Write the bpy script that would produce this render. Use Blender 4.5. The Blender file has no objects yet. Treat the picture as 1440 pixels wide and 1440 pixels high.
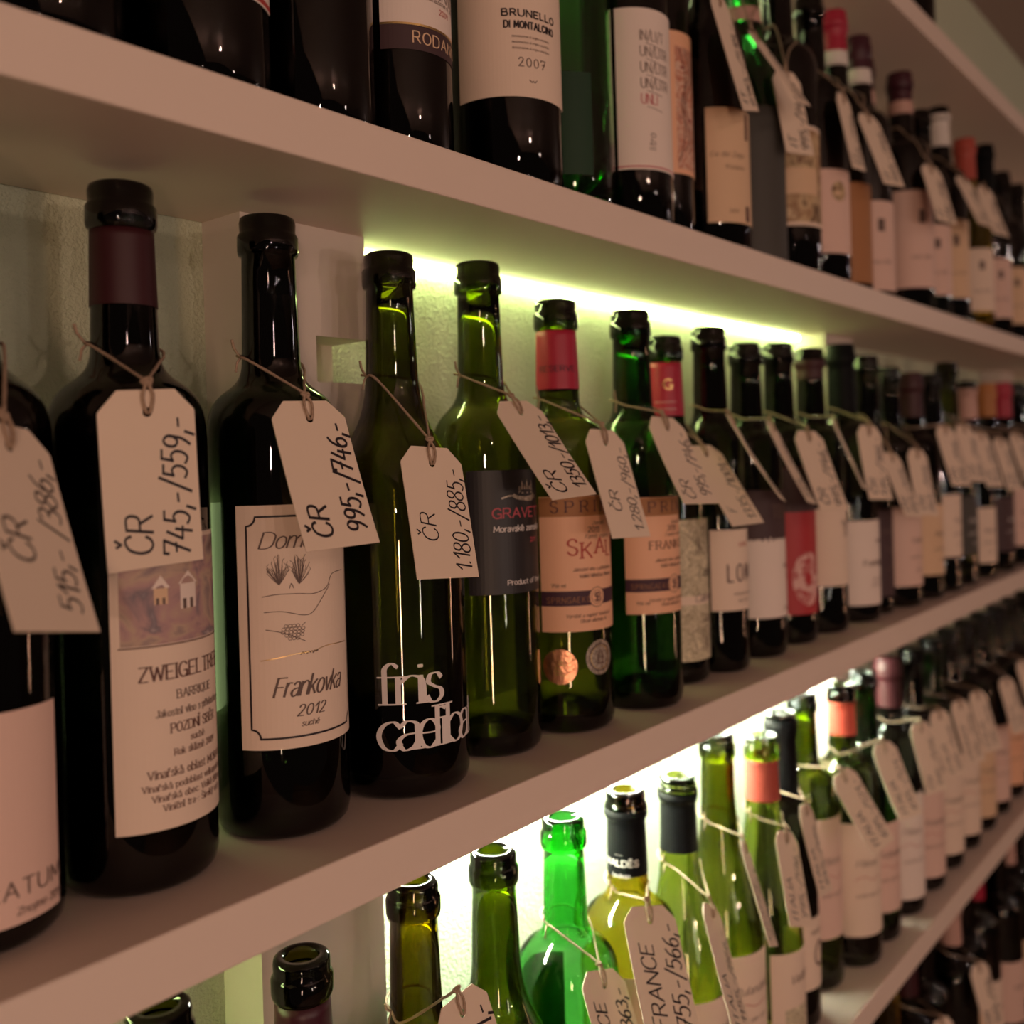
import bpy, math, random
from mathutils import Vector, Matrix
PI = math.pi
R_ = math.radians
scn = bpy.context.scene
COL = scn.collection

# ------------------------------------------------------------------ camera
# metres; x runs along the shelves away from the camera, y into the wall, z up (z = 0 is the middle shelf's top)
S = .35      # shelf spacing
T = .026     # shelf thickness
W = .136     # shelf depth = back wall plane
cd = bpy.data.cameras.new('camera')
cam = bpy.data.objects.new('camera', cd)
COL.objects.link(cam)
th, roll = .6888, -.0299
fw = Vector((math.cos(th), math.sin(th), 0))
rt = Vector((math.sin(th), -math.cos(th), 0))
up = Vector((0, 0, 1))
c_, s_ = math.cos(roll), math.sin(roll)
r2 = c_ * rt + s_ * up
u2 = -s_ * rt + c_ * up
cam.matrix_world = Matrix(((r2.x, u2.x, -fw.x, 0), (r2.y, u2.y, -fw.y, -.359), (r2.z, u2.z, -fw.z, .1809), (0, 0, 0, 1)))
cd.sensor_width = 36
cd.lens = 35
cd.shift_y = -67 / 1440
cd.clip_start = .02
cd.dof.use_dof = True
cd.dof.focus_distance = .53
cd.dof.aperture_fstop = 5.4
scn.camera = cam

# ------------------------------------------------------------------ world, exposure, lamps of the room
wd = bpy.data.worlds.new('dim_room')
scn.world = wd
wd.use_nodes = True
wd.node_tree.nodes['Background'].inputs[0].default_value = (.034, .021, .016, 1)
wd.node_tree.nodes['Background'].inputs[1].default_value = 1
scn.view_settings.view_transform = 'Standard'
scn.view_settings.look = 'None'
scn.view_settings.gamma = 1
scn.view_settings.use_curve_mapping = False
scn.view_settings.exposure = .06
scn.cycles.use_denoising = True
scn.cycles.max_bounces = 20
scn.cycles.transmission_bounces = 18
scn.cycles.transparent_max_bounces = 16
scn.cycles.glossy_bounces = 6
scn.cycles.diffuse_bounces = 4
scn.cycles.sample_clamp_indirect = 6
scn.cycles.caustics_refractive = True
scn.cycles.blur_glossy = .3


def lamp(name, loc, power, col, radius=.03):
    l = bpy.data.lights.new(name, 'POINT')
    l.energy = power
    l.color = col
    l.shadow_soft_size = radius
    o = bpy.data.objects.new(name, l)
    o.location = loc
    COL.objects.link(o)
    return o


WARM = (1, .68, .52)
lamp('room_lamp', (-1.3, -1.7, .30), 14, WARM, .035)
lamp('room_lamp', (-.6, -2.0, .7), 6, WARM, .03)
lamp('room_lamp', (-.2, -2.3, .15), 14, WARM, .03)
lamp('room_lamp', (.35, -2.2, .95), 6, WARM, .025)
lamp('room_lamp', (.6, -2.5, -.12), 13, WARM, .03)
lamp('room_lamp', (1.15, -2.1, .8), 1.0, (1, .72, .60), .02)
lamp('room_lamp', (1.5, -2.4, .2), .9, (1, .72, .60), .02)
lamp('room_lamp', (3.0, -1.0, .62), 1.4, (1, .84, .76), .03)
lamp('room_lamp', (3.1, -1.15, .80), 1.4, (1, .84, .76), .03)
lamp('room_lamp', (2.9, -1.25, .35), 1.8, (1, .84, .76), .03)


def area(name, loc, aim, size, power, col):
    l = bpy.data.lights.new(name, 'AREA')
    l.shape = 'RECTANGLE'
    l.size, l.size_y = size
    l.energy = power
    l.color = col
    o = bpy.data.objects.new(name, l)
    o.location = loc
    o.rotation_euler = (Vector(aim) - Vector(loc)).to_track_quat('-Z', 'Y').to_euler()
    COL.objects.link(o)
    return o


# upright tube lamps of the room (they draw the long streaks down the glass)
area('tube_lamp', (-1.25, -1.85, -.32), (.5, .06, -.1), (.085, .60), 7.5, (1, .60, .38))
area('tube_lamp', (.10, -2.45, -.10), (.4, .06, 0), (.045, .45), 1.8, (1, .85, .80))
area('tube_lamp', (2.9, -1.6, -.2), (.5, .06, 0), (.045, .60), 1.8, (1, .50, .30))

# ------------------------------------------------------------------ materials
MATS = {}


def mat(name, col=(.5, .5, .5), rough=.6, metal=0, trans=0, ior=1.45, bump=None, spec=.5, emit=None, noise=None, coat=0):
    if name in MATS:
        return MATS[name]
    m = bpy.data.materials.new(name)
    m.use_nodes = True
    nt = m.node_tree
    b = nt.nodes['Principled BSDF']
    b.inputs['Base Color'].default_value = (*col, 1)
    b.inputs['Roughness'].default_value = rough
    b.inputs['Metallic'].default_value = metal
    b.inputs['Transmission Weight'].default_value = trans
    b.inputs['IOR'].default_value = ior
    b.inputs['Specular IOR Level'].default_value = spec
    b.inputs['Coat Weight'].default_value = coat
    if emit:
        b.inputs['Emission Color'].default_value = (*emit[0], 1)
        b.inputs['Emission Strength'].default_value = emit[1]
    tc = None
    if noise or bump:
        tc = nt.nodes.new('ShaderNodeTexCoord')
    if noise:   # noise = (scale, colour2, contrast)
        n = nt.nodes.new('ShaderNodeTexNoise')
        n.inputs['Scale'].default_value = noise[0]
        n.inputs['Detail'].default_value = 4
        r = nt.nodes.new('ShaderNodeValToRGB')
        r.color_ramp.elements[0].position = .5 - noise[2]
        r.color_ramp.elements[1].position = .5 + noise[2]
        r.color_ramp.elements[0].color = (*col, 1)
        r.color_ramp.elements[1].color = (*noise[1], 1)
        nt.links.new(tc.outputs['Object'], n.inputs['Vector'])
        nt.links.new(n.outputs['Fac'], r.inputs['Fac'])
        nt.links.new(r.outputs['Color'], b.inputs['Base Color'])
    if bump:    # bump = (scale, strength, distance)
        n2 = nt.nodes.new('ShaderNodeTexNoise')
        n2.inputs['Scale'].default_value = bump[0]
        n2.inputs['Detail'].default_value = 3
        bp = nt.nodes.new('ShaderNodeBump')
        bp.inputs['Strength'].default_value = bump[1]
        bp.inputs['Distance'].default_value = bump[2]
        nt.links.new(tc.outputs['Object'], n2.inputs['Vector'])
        nt.links.new(n2.outputs['Fac'], bp.inputs['Height'])
        nt.links.new(bp.outputs['Normal'], b.inputs['Normal'])
    MATS[name] = m
    return m


def glass(name, col, rough=.015):
    """col = what one 2.6 mm bottle wall lets through; the tint is absorbed along the path in the glass"""
    m = mat('glass_' + name, (.97, .97, .97), rough, trans=1, ior=1.55)
    nt = m.node_tree
    va = nt.nodes.new('ShaderNodeVolumeAbsorption')
    sg = [-math.log(c) / .0028 for c in col]
    d = max(sg) * 1.02
    va.inputs['Color'].default_value = (*[1 - v / d for v in sg], 1)
    va.inputs['Density'].default_value = d
    nt.links.new(va.outputs[0], nt.nodes['Material Output'].inputs['Volume'])
    return m


GL = {
    'black': glass('black', (.010, .012, .008)),
    'dark': glass('dark_green', (.04, .08, .03)),
    'olive': glass('olive', (.33, .335, .08)),
    'honey': glass('honey', (.42, .38, .03)),
    'moss': glass('moss', (.39, .43, .10)),
    'moss_deep': glass('deep_moss', (.36, .41, .05)),
    'straw': glass('straw_green', (.50, .53, .14)),
    'green': glass('green', (.13, .34, .09)),
    'emerald': glass('emerald', (.34, .88, .36)),
    'deep_emerald': glass('deep_emerald', (.20, .60, .27)),
    'amber': glass('yellow', (.92, .84, .17)),
    'lime': glass('lime', (.80, .87, .40)),
    'clear': glass('clear', (.85, .90, .83)),
}
shelf_m = mat('shelf_paint', (.78, .64, .56), .5, bump=(900, .12, .0004))
pil_m = mat('pilaster_paint', (.66, .58, .52), .6, bump=(700, .1, .0004))
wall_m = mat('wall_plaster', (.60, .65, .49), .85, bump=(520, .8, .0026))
ceil_m = mat('ceiling_paint', (.36, .27, .24), .8)
floor_m = mat('floor_boards', (.10, .06, .04), .5, noise=(6, (.16, .09, .06), .2))
paper_m = mat('tag_card', (.78, .63, .51), .8, bump=(600, .1, .0003))
lab_cream = mat('label_cream', (.80, .64, .53), .7)
lab_white = mat('label_white', (.82, .70, .64), .6)
lab_pink = mat('label_blush', (.74, .52, .45), .6)
lab_tan = mat('label_tan', (.72, .50, .33), .6)
lab_orange = mat('label_apricot', (.84, .47, .30), .5)
lab_black = mat('label_black', (.018, .015, .018), .45)
lab_grey = mat('label_slate', (.06, .055, .05), .6)
lab_red = mat('label_red', (.42, .025, .035), .5)
lab_brown = mat('label_rust', (.38, .17, .07), .6)
lab_plum = mat('label_plum', (.06, .03, .035), .6)
lab_green = mat('label_dark_green', (.03, .17, .05), .6)
ink = mat('ink', (.015, .008, .012), .5)
ink_grey = mat('ink_grey', (.13, .085, .075), .6)
ink_brown = mat('ink_brown', (.10, .035, .03), .6)
ink_red = mat('ink_red', (.45, .05, .045), .6)
ink_white = mat('ink_white', (.75, .68, .66), .6)
ink_rose = mat('ink_rose', (.52, .09, .12), .6)
ink_purple = mat('ink_purple', (.055, .018, .035), .6)
gold = mat('gold_foil', (.75, .52, .22), .35, metal=1)
copper = mat('copper_foil', (.85, .42, .26), .32, metal=1, bump=(300, .5, .001))
silver = mat('medal_silver', (.48, .40, .33), .45, metal=.4, noise=(500, (.25, .2, .16), .1))
twine_m = mat('jute_twine', (.33, .22, .155), .9, bump=(1500, .6, .0006), noise=(900, (.46, .33, .24), .15))
cap_claret = mat('capsule_claret', (.038, .004, .008), .5)
cap_red = mat('capsule_red', (.38, .015, .045), .42)
cap_coral = mat('capsule_coral', (.62, .09, .06), .5)
cap_brick = mat('capsule_brick', (.42, .07, .05), .5)
cap_black = mat('capsule_black', (.003, .003, .004), .55, spec=.12)
cap_white = mat('capsule_white', (.72, .66, .62), .45)
cap_blush = mat('capsule_blush', (.55, .33, .28), .5)
cap_orange = mat('capsule_orange', (.42, .17, .05), .5)
cap_plum = mat('capsule_plum', (.05, .008, .018), .4)
led_m = mat('led_pale', (.9, .9, .8), .5, emit=((.80, 1, .38), 28))
led_b = mat('led_bright', (.9, .9, .8), .5, emit=((.91, 1, .76), 330))
led_d = mat('led_dim', (.9, .9, .8), .5, emit=((.80, 1, .50), 9))
glow_add = mat('added_glow_panel', (.9, .9, .8), .5, emit=((.74, 1, .40), 1.3))
led_s = mat('led_side', (.9, .9, .8), .5, emit=((.74, 1, .36), 60))


def picture_mat(name, cols, scale, dist=1.5):
    """watercolour print: warped noise through a ramp of inks"""
    if name in MATS:
        return MATS[name]
    m = mat(name, cols[0], .6)
    nt = m.node_tree
    b = nt.nodes['Principled BSDF']
    tc = nt.nodes.new('ShaderNodeTexCoord')
    n = nt.nodes.new('ShaderNodeTexNoise')
    n.inputs['Scale'].default_value = scale
    n.inputs['Detail'].default_value = 5
    n.inputs['Distortion'].default_value = dist
    r = nt.nodes.new('ShaderNodeValToRGB')
    el = r.color_ramp.elements
    while len(el) < len(cols):
        el.new(.5)
    for i, c in enumerate(cols):
        el[i].position = .32 + .36 * i / (len(cols) - 1)
        el[i].color = (*c, 1)
    nt.links.new(tc.outputs['Object'], n.inputs['Vector'])
    nt.links.new(n.outputs['Fac'], r.inputs['Fac'])
    nt.links.new(r.outputs['Color'], b.inputs['Base Color'])
    return m


pic_village = picture_mat('print_watercolour_village', [(.14, .08, .07), (.30, .22, .22), (.50, .36, .28), (.44, .27, .27), (.20, .16, .19), (.54, .42, .42)], 48, .7)
pic_rose = picture_mat('print_red_wash', [(.28, .05, .04), (.74, .50, .38), (.50, .16, .10), (.78, .56, .44), (.34, .07, .06)], 48, 3.0)
pic_vine = picture_mat('print_pale_engraving', [(.60, .50, .34), (.78, .70, .52), (.34, .28, .18), (.70, .62, .46), (.44, .38, .26)], 110, 2.0)
pic_flower = picture_mat('print_pale_flower', [(.70, .36, .34), (.74, .48, .44), (.42, .03, .04), (.66, .34, .32)], 60, 1.5)
pic_brown = picture_mat('print_brown_scene', [(.12, .06, .03), (.60, .44, .26), (.30, .16, .08), (.66, .50, .32)], 45, 1.0)

# ------------------------------------------------------------------ mesh helpers


class MB:
    def __init__(self):
        self.v = []
        self.f = []

    def add(self, vs, fs):
        o = len(self.v)
        self.v += [tuple(p) for p in vs]
        self.f += [tuple(i + o for i in f) for f in fs]

    def box(self, a, b):
        (x0, y0, z0), (x1, y1, z1) = a, b
        self.add([(x0, y0, z0), (x1, y0, z0), (x1, y1, z0), (x0, y1, z0), (x0, y0, z1), (x1, y0, z1), (x1, y1, z1), (x0, y1, z1)],
                 [(0, 3, 2, 1), (4, 5, 6, 7), (0, 1, 5, 4), (1, 2, 6, 5), (2, 3, 7, 6), (3, 0, 4, 7)])

    def lathe(self, prof, seg=48):
        """closed profile of (r, z); r = 0 points become poles"""
        rings = []
        for r, z in prof:
            if r <= 1e-7:
                self.v.append((0, 0, z))
                rings.append([len(self.v) - 1])
            else:
                o = len(self.v)
                self.v += [(r * math.cos(2 * PI * k / seg), r * math.sin(2 * PI * k / seg), z) for k in range(seg)]
                rings.append(list(range(o, o + seg)))
        for a, b in zip(rings, rings[1:]):
            for k in range(seg):
                k2 = (k + 1) % seg
                if len(a) == 1 and len(b) == 1:
                    continue
                if len(a) == 1:
                    self.f.append((a[0], b[k2], b[k]))
                elif len(b) == 1:
                    self.f.append((a[k], a[k2], b[0]))
                else:
                    self.f.append((a[k], a[k2], b[k2], b[k]))

    def tube(self, pts, r, seg=6, twist=0, closed=False):
        n = len(pts)
        rings = []
        prev = None
        for i, p in enumerate(pts):
            p = Vector(p)
            a = Vector(pts[(i - 1) % n] if closed or i > 0 else pts[0])
            b = Vector(pts[(i + 1) % n] if closed or i < n - 1 else pts[-1])
            t = (b - a).normalized()
            u = prev if prev is not None else t.orthogonal().normalized()
            u = (u - t * u.dot(t))
            if u.length < 1e-6:
                u = t.orthogonal()
            u.normalize()
            prev = u
            w = t.cross(u)
            o = len(self.v)
            for k in range(seg):
                an = 2 * PI * k / seg + twist * i
                rr = r * (1.18 if (k * 2 // seg * 0 + k % 3 == 0 and twist) else 1)
                self.v.append(tuple(p + (u * math.cos(an) + w * math.sin(an)) * rr))
            rings.append(list(range(o, o + seg)))
        prs = list(zip(rings, rings[1:]))
        for a, b in prs:
            for k in range(seg):
                self.f.append((a[k], a[(k + 1) % seg], b[(k + 1) % seg], b[k]))
        self.f.append(tuple(reversed(rings[0])))
        self.f.append(tuple(rings[-1]))

    def build(self, name, material, parent=None, smooth=False, loc=None):
        me = bpy.data.meshes.new(name)
        me.from_pydata(self.v, [], self.f)
        me.materials.append(material)
        if smooth:
            me.polygons.foreach_set('use_smooth', [True] * len(me.polygons))
        me.update()
        o = bpy.data.objects.new(name, me)
        COL.objects.link(o)
        if parent:
            o.parent = parent
        if loc:
            o.location = loc
        return o


def tag(o, label=None, cat=None, group=None, kind=None):
    if label:
        o['label'] = label
    if cat:
        o['category'] = cat
    if group:
        o['group'] = group
    if kind:
        o['kind'] = kind
    return o


def empty(name, loc):
    o = bpy.data.objects.new(name, None)
    o.empty_display_size = .02
    o.location = loc
    COL.objects.link(o)
    return o


# ------------------------------------------------------------------ stroke alphabet (pen lettering)
# 'advance|stroke|stroke'; a stroke is x,y pairs; a leading ~ smooths it. Baseline 0, x-height 5, capitals 7.
G = {
    'A': '6|0 0 3 7 6 0|1.2 2.5 4.8 2.5', 'B': '5.4|0 0 0 7|~0 7 3.6 7 4.4 5.4 3.4 3.8 0 3.8|~0 3.8 4 3.7 5 2 4 0 0 0',
    'C': '5.6|~5.2 5.6 4.4 6.8 2.8 7.1 .8 6 0 3.5 .8 1 2.8 -.1 4.6 .4 5.4 1.6', 'D': '5.8|0 0 0 7|~0 7 3.2 7 5.4 5.6 5.6 3.5 5.2 1.2 3 0 0 0',
    'E': '4.6|4.6 7 0 7 0 0 4.6 0|0 3.6 3.8 3.6', 'F': '4.4|4.4 7 0 7 0 0|0 3.6 3.5 3.6',
    'G': '5.8|~5.4 5.8 4.4 6.9 2.8 7.1 .8 6 0 3.5 .8 1 2.8 -.1 4.8 .4 5.6 1.2|5.6 0 5.6 3 3.4 3', 'H': '5.6|0 0 0 7|5.6 0 5.6 7|0 3.6 5.6 3.6',
    'I': '0.6|.3 0 .3 7', 'J': '3.6|~3.4 7 3.4 2 2.6 .2 1 0 0 1.2', 'K': '5.2|0 0 0 7|5 7 0 3|1.5 4.1 5.2 0', 'L': '4.2|0 7 0 0 4.2 0',
    'M': '6.6|0 0 .4 7 3.3 1.5 6.2 7 6.6 0', 'N': '5.6|0 0 0 7 5.6 0 5.6 7', 'O': '6|~3 7.1 .8 6 0 3.5 .8 1 3 -.1 5.2 1 6 3.5 5.2 6 3 7.1',
    'P': '4.8|0 0 0 7|~0 7 3.6 7 4.8 5.3 3.8 3.4 0 3.3', 'Q': '6|~3 7.1 .8 6 0 3.5 .8 1 3 -.1 5.2 1 6 3.5 5.2 6 3 7.1|3.6 1.6 6 -1',
    'R': '5.2|0 0 0 7|~0 7 3.6 7 4.7 5.4 3.8 3.6 0 3.5|2.4 3.5 5.2 0', 'S': '4.8|~4.5 5.8 3.6 7 1.8 7.1 .4 5.8 1 4.2 3.6 3.2 4.7 1.8 3.8 .1 1.8 -.1 .2 1.3',
    'T': '5.2|2.6 0 2.6 7|0 7 5.2 7', 'U': '5.6|~0 7 0 2.4 1 .4 2.8 -.1 4.6 .4 5.6 2.4 5.6 7', 'V': '5.6|0 7 2.8 0 5.6 7',
    'W': '8|0 7 2 0 4 6.4 6 0 8 7', 'X': '5.4|0 0 5.4 7|0 7 5.4 0', 'Y': '5.4|0 7 2.7 3.5 5.4 7|2.7 3.5 2.7 0', 'Z': '5|0 7 5 7 0 0 5 0',
    'a': '3.8|~.4 4.2 1.6 5.1 3.2 4.7 3.5 3.4 3.5 0|~3.5 2.9 1.2 2.6 0 1.4 1 -.1 2.6 .3 3.5 1.4', 'b': '4|0 7.4 0 0|~0 3.8 1.6 5.1 3.4 4.4 4 2.5 3.2 .4 1.6 -.1 0 1.2',
    'c': '3.6|~3.5 4 2.4 5.1 .8 4.4 0 2.5 .8 .4 2.4 -.1 3.6 1.2', 'd': '4|4 7.4 4 0|~4 3.8 2.4 5.1 .6 4.4 0 2.5 .8 .4 2.4 -.1 4 1.2',
    'e': '3.8|~0 2.7 3.8 2.8 3.3 4.5 2 5.1 .6 4.3 0 2.5 .7 .5 2.3 -.1 3.8 1.1', 'f': '2.8|~3.4 6.8 2.4 7.5 1.3 6.6 1.2 5 1.2 0|0 5 2.8 5',
    'g': '4|~4 3.8 2.4 5.1 .6 4.4 0 2.5 .8 .6 2.4 .1 4 1.2|~4 5 4 -1 2.8 -2.3 .6 -1.8', 'h': '3.8|0 7.4 0 0|~0 3.6 1.8 5.1 3.4 4.5 3.8 3 3.8 0',
    'i': '.8|.4 0 .4 5|.3 6.6 .5 7', 'j': '1.2|~1 5 1 -1 .2 -2 -.8 -1.8|.9 6.6 1.1 7', 'k': '3.6|0 7.4 0 0|3.4 5 0 1.9|1.2 3 3.6 0', 'l': '.8|.4 7.4 .4 0',
    'm': '6.2|0 5 0 0|~0 3.6 1.4 5.1 2.8 4.6 3.1 3 3.1 0|~3.1 3.6 4.6 5.1 5.9 4.6 6.2 3 6.2 0', 'n': '3.8|0 5 0 0|~0 3.6 1.8 5.1 3.4 4.5 3.8 3 3.8 0',
    'o': '4|~2 5.1 .6 4.4 0 2.5 .6 .6 2 -.1 3.4 .6 4 2.5 3.4 4.4 2 5.1', 'p': '4|0 5 0 -2.2|~0 3.8 1.6 5.1 3.4 4.4 4 2.5 3.2 .4 1.6 -.1 0 1.2',
    'q': '4|4 5 4 -2.2|~4 3.8 2.4 5.1 .6 4.4 0 2.5 .8 .4 2.4 -.1 4 1.2', 'r': '2.4|0 5 0 0|~0 3.4 1 4.9 2.4 4.9',
    's': '3.2|~3 4.2 2.2 5.1 .8 5 .3 3.7 1.4 2.8 2.8 2.1 3.1 .9 2 -.1 .7 0 0 1', 't': '2.4|~1 6.8 1 1.2 1.6 0 2.6 .4|0 5 2.4 5',
    'u': '3.8|~0 5 0 1.6 .7 .1 2 -.1 3.8 1.4|3.8 5 3.8 0', 'v': '3.6|0 5 1.8 0 3.6 5', 'w': '5.4|0 5 1.4 0 2.7 4.6 4 0 5.4 5', 'x': '3.6|0 0 3.6 5|0 5 3.6 0',
    'y': '3.8|0 5 1.9 0|~3.8 5 1.9 0 1 -2 -.2 -2.2', 'z': '3.4|0 5 3.4 5 0 0 3.4 0',
    '0': '4.2|~2.1 7 .6 6 0 3.5 .6 1 2.1 0 3.6 1 4.2 3.5 3.6 6 2.1 7', '1': '2.4|0 4.6 2.2 7 2.2 0', '2': '4.2|~.2 5.6 1.2 7 3.2 6.8 3.8 5.2 2.4 2.8 0 0|0 0 4.2 0',
    '3': '4|~.2 6.4 2 7 3.6 6 3.2 4.4 1.6 3.8|~1.6 3.8 3.6 3.2 4 1.5 2.6 0 .2 .4', '4': '4.4|2.2 7 0 2.4 4.4 2.4|3.4 4.4 3 -.4', '5': '4|3.8 7 .8 7 .4 4|~.4 4 2.2 4.5 3.8 3.4 3.8 1.4 2.2 0 0 .6',
    '6': '4|~3.4 7 1.4 5.6 .2 2.8 .6 .6 2.2 -.1 3.8 1 3.6 3 2.2 3.7 .3 2.4', '7': '4.4|0 5.8 .1 7 4.6 7 1.4 -.2|1.0 3.5 4.0 3.7', '8': '4|~2 3.8 .4 4.8 .6 6.6 2 7.1 3.5 6.6 3.6 4.9 2 3.8 .2 2.6 .2 .8 2 -.1 3.9 .8 3.8 2.6 2 3.8',
    '9': '4|~3.8 4.6 2.4 3.3 .5 4 .3 6 1.8 7.1 3.6 6.2 3.8 4.6 3.4 2 1.8 -.2', '.': '.8|.2 0 .6 .3', ',': '1.2|.9 .8 .1 -1.6', '-': '2.8|0 3 2.8 3.2', '/': '3.4|0 -1.2 3.8 8', ':': '.8|.3 .3 .5 .7|.3 4 .5 4.4',
    ' ': '2.4', "'": '.8|.4 7 .4 5.6',
}
ACC = {'Č': ('C', 1.4), 'Ř': ('R', 1.2), 'Š': ('S', 1), 'Í': ('I', -1), 'Ě': ('E', 1), 'č': ('c', .4), 'ř': ('r', .2), 'š': ('s', 0), 'ě': ('e', .4), 'á': ('a', .4), 'é': ('e', .4), 'í': ('i', -1), 'ý': ('y', .4), 'ů': ('u', .4), 'É': ('E', 1)}


def catmull(p, n=5):
    out = []
    q = [p[0]] + list(p) + [p[-1]]
    for i in range(1, len(q) - 2):
        a, b, c, d = q[i - 1:i + 3]
        for k in range(n):
            t = k / n
            out.append(tuple(.5 * (2 * b[j] + (c[j] - a[j]) * t + (2 * a[j] - 5 * b[j] + 4 * c[j] - d[j]) * t * t + (3 * b[j] - a[j] - 3 * c[j] + d[j]) * t ** 3) for j in range(len(b))))
    out.append(tuple(p[-1]))
    return out


def glyph(ch):
    acc = None
    if ch in ACC:
        base, ax = ACC[ch]
        acc = ax
        cap = base.isupper()
        ch = base
    if ch not in G:
        ch = '-'
    parts = G[ch].split('|')
    st = []
    for s in parts[1:]:
        sm = s[0] == '~'
        v = [float(t) for t in s.lstrip('~').split()]
        st.append((sm, [(v[i], v[i + 1]) for i in range(0, len(v), 2)]))
    if acc is not None:
        y = 8.2 if cap else 6
        w = .8 if ch in 'rISse' or True else 1
        st.append((False, [(acc, y + 1.2), (acc + 1.2 * w, y), (acc + 2.6 * w, y + 1.5)]))
    return float(parts[0]), st


def text_strokes(txt, size, slant=0, gap=1.5, sx=1, serif=False, wob=0, rnd=None, smooth=4):
    """-> polylines (in metres, start at 0,0), width. size = capital height"""
    k = size / 7
    x = 0
    out = []
    for ch in txt:
        adv, st = glyph(ch)
        dy = rnd.uniform(-wob, wob) if rnd else 0
        kk = 1 + (rnd.uniform(-wob, wob) * .12 if rnd else 0)
        for sm, pts in st:
            if serif:
                for e in (0, -1):
                    px, py = pts[e]
                    qx, qy = pts[1 if e == 0 else -2]
                    if abs(qy - py) > 1.5 * abs(qx - px) and min(abs(py - v) for v in (0, 5, 7, 7.4)) < .15:
                        out.append([((x + sx * (px + d)) * k + slant * py * k, py * k) for d in (-1.1, 1.1)])
            for seg in ([catmull(pts, smooth)] if sm else [[p, q] for p, q in zip(pts, pts[1:])]):
                out.append([((x + sx * px) * k + slant * (py * kk + dy) * k, (py * kk + dy) * k) for px, py in seg])
        x += adv * sx + gap
    return out, (x - gap) * k


def ribbon(mb, lines, pen, fmap, off=(0, 0)):
    """pen = (half thickness of upright strokes, of level strokes)"""
    for ln in lines:
        if len(ln) < 2:
            continue
        fine = [ln[0]]
        for p, q in zip(ln, ln[1:]):    # long strokes follow the curve of the surface
            m = max(1, int(math.hypot(q[0] - p[0], q[1] - p[1]) / .0018))
            fine += [(p[0] + (q[0] - p[0]) * t / m, p[1] + (q[1] - p[1]) * t / m) for t in range(1, m + 1)]
        ln = fine
        n = len(ln)
        vs = []
        for i, (x, y) in enumerate(ln):
            a = ln[max(i - 1, 0)]
            b = ln[min(i + 1, n - 1)]
            dx, dy = b[0] - a[0], b[1] - a[1]
            L = math.hypot(dx, dy) or 1
            nx, ny = -dy / L, dx / L
            w = math.sqrt((pen[0] * nx) ** 2 + (pen[1] * ny) ** 2)
            ex = ey = 0
            if i in (0, n - 1):
                s = -1 if i == 0 else 1
                ex, ey = s * dx / L * pen[1] * .7, s * dy / L * pen[1] * .7
            X, Y = x + off[0] + ex, y + off[1] + ey
            vs += [fmap(X + nx * w, Y + ny * w), fmap(X - nx * w, Y - ny * w)]
        mb.add(vs, [(2 * i, 2 * i + 1, 2 * i + 3, 2 * i + 2) for i in range(n - 1)])


# ------------------------------------------------------------------ bottle
def bez(p0, p1, p2, p3, t):
    return (1 - t) ** 3 * p0 + 3 * (1 - t) ** 2 * t * p1 + 3 * (1 - t) * t * t * p2 + t ** 3 * p3


SH = {  # shoulder start, neck start (fractions of height), curve fullness
    'bordeaux': (.625, .765, .80, .52),
    'round': (.60, .755, .70, .50),
    'slope': (.50, .80, .55, .62),
    'flute': (.34, .90, .45, .62),
}


def profile(kind, R, h):
    zs, zn, a, b = SH[kind]
    rn = .0149 if kind != 'flute' else .0140
    rt = .0136
    o = [(0, .016), (R * .35, .013), (R * .62, .004), (R * .72, .0008), (R * .80, 0), (R * .90, .001), (R * .97, .004), (R, .009), (R, h * .12), (R, h * .3)]
    if zs > .45:
        o.append((R, h * .45))
    n = 14
    for i in range(n + 1):
        t = i / n
        z = h * bez(zs, zs + (zn - zs) * a, zn - (zn - zs) * b, zn, t)
        r = bez(R, R, rn, rn, t)
        o.append((r, z))
    zt = h - .021
    o += [(rn + (rt - rn) * .6, h * zn + (zt - h * zn) * .6), (rt, zt), (rt + .0015, zt + .0008), (rt + .0021, zt + .003), (rt + .0021, zt + .0105), (rt + .0012, zt + .012), (rt + .0007, zt + .013),
          (rt + .0009, h - .0035), (rt + .0004, h - .001), (rt - .0012, h)]
    return o


def rad_at(o, z):
    q = [p for p in o[6:]]
    for (r0, z0), (r1, z1) in zip(q, q[1:]):
        if z0 <= z <= z1 and z1 > z0:
            return r0 + (r1 - r0) * (z - z0) / (z1 - z0)
    return q[0][0]


def inner(o, h):
    w = .0026
    i = [(.0095, h), (.0085, h - .003), (.0090, h - .02)]
    up = [p for p in o if p[1] > .012 and p[1] < h - .022 and p[0] > .012]
    for r, z in sorted(up, key=lambda p: -p[1]):
        i.append((max(r - w - .0012 * (1 if r < .02 else 0), .0088), z))
    R = max(p[0] for p in o)
    i += [(R - w - .0003, .014), (R - w - .004, .0085), (R * .62, .009), (R * .35, .0165), (0, .0195)]
    return i


BOT = {}
GEOM = {}


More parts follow.
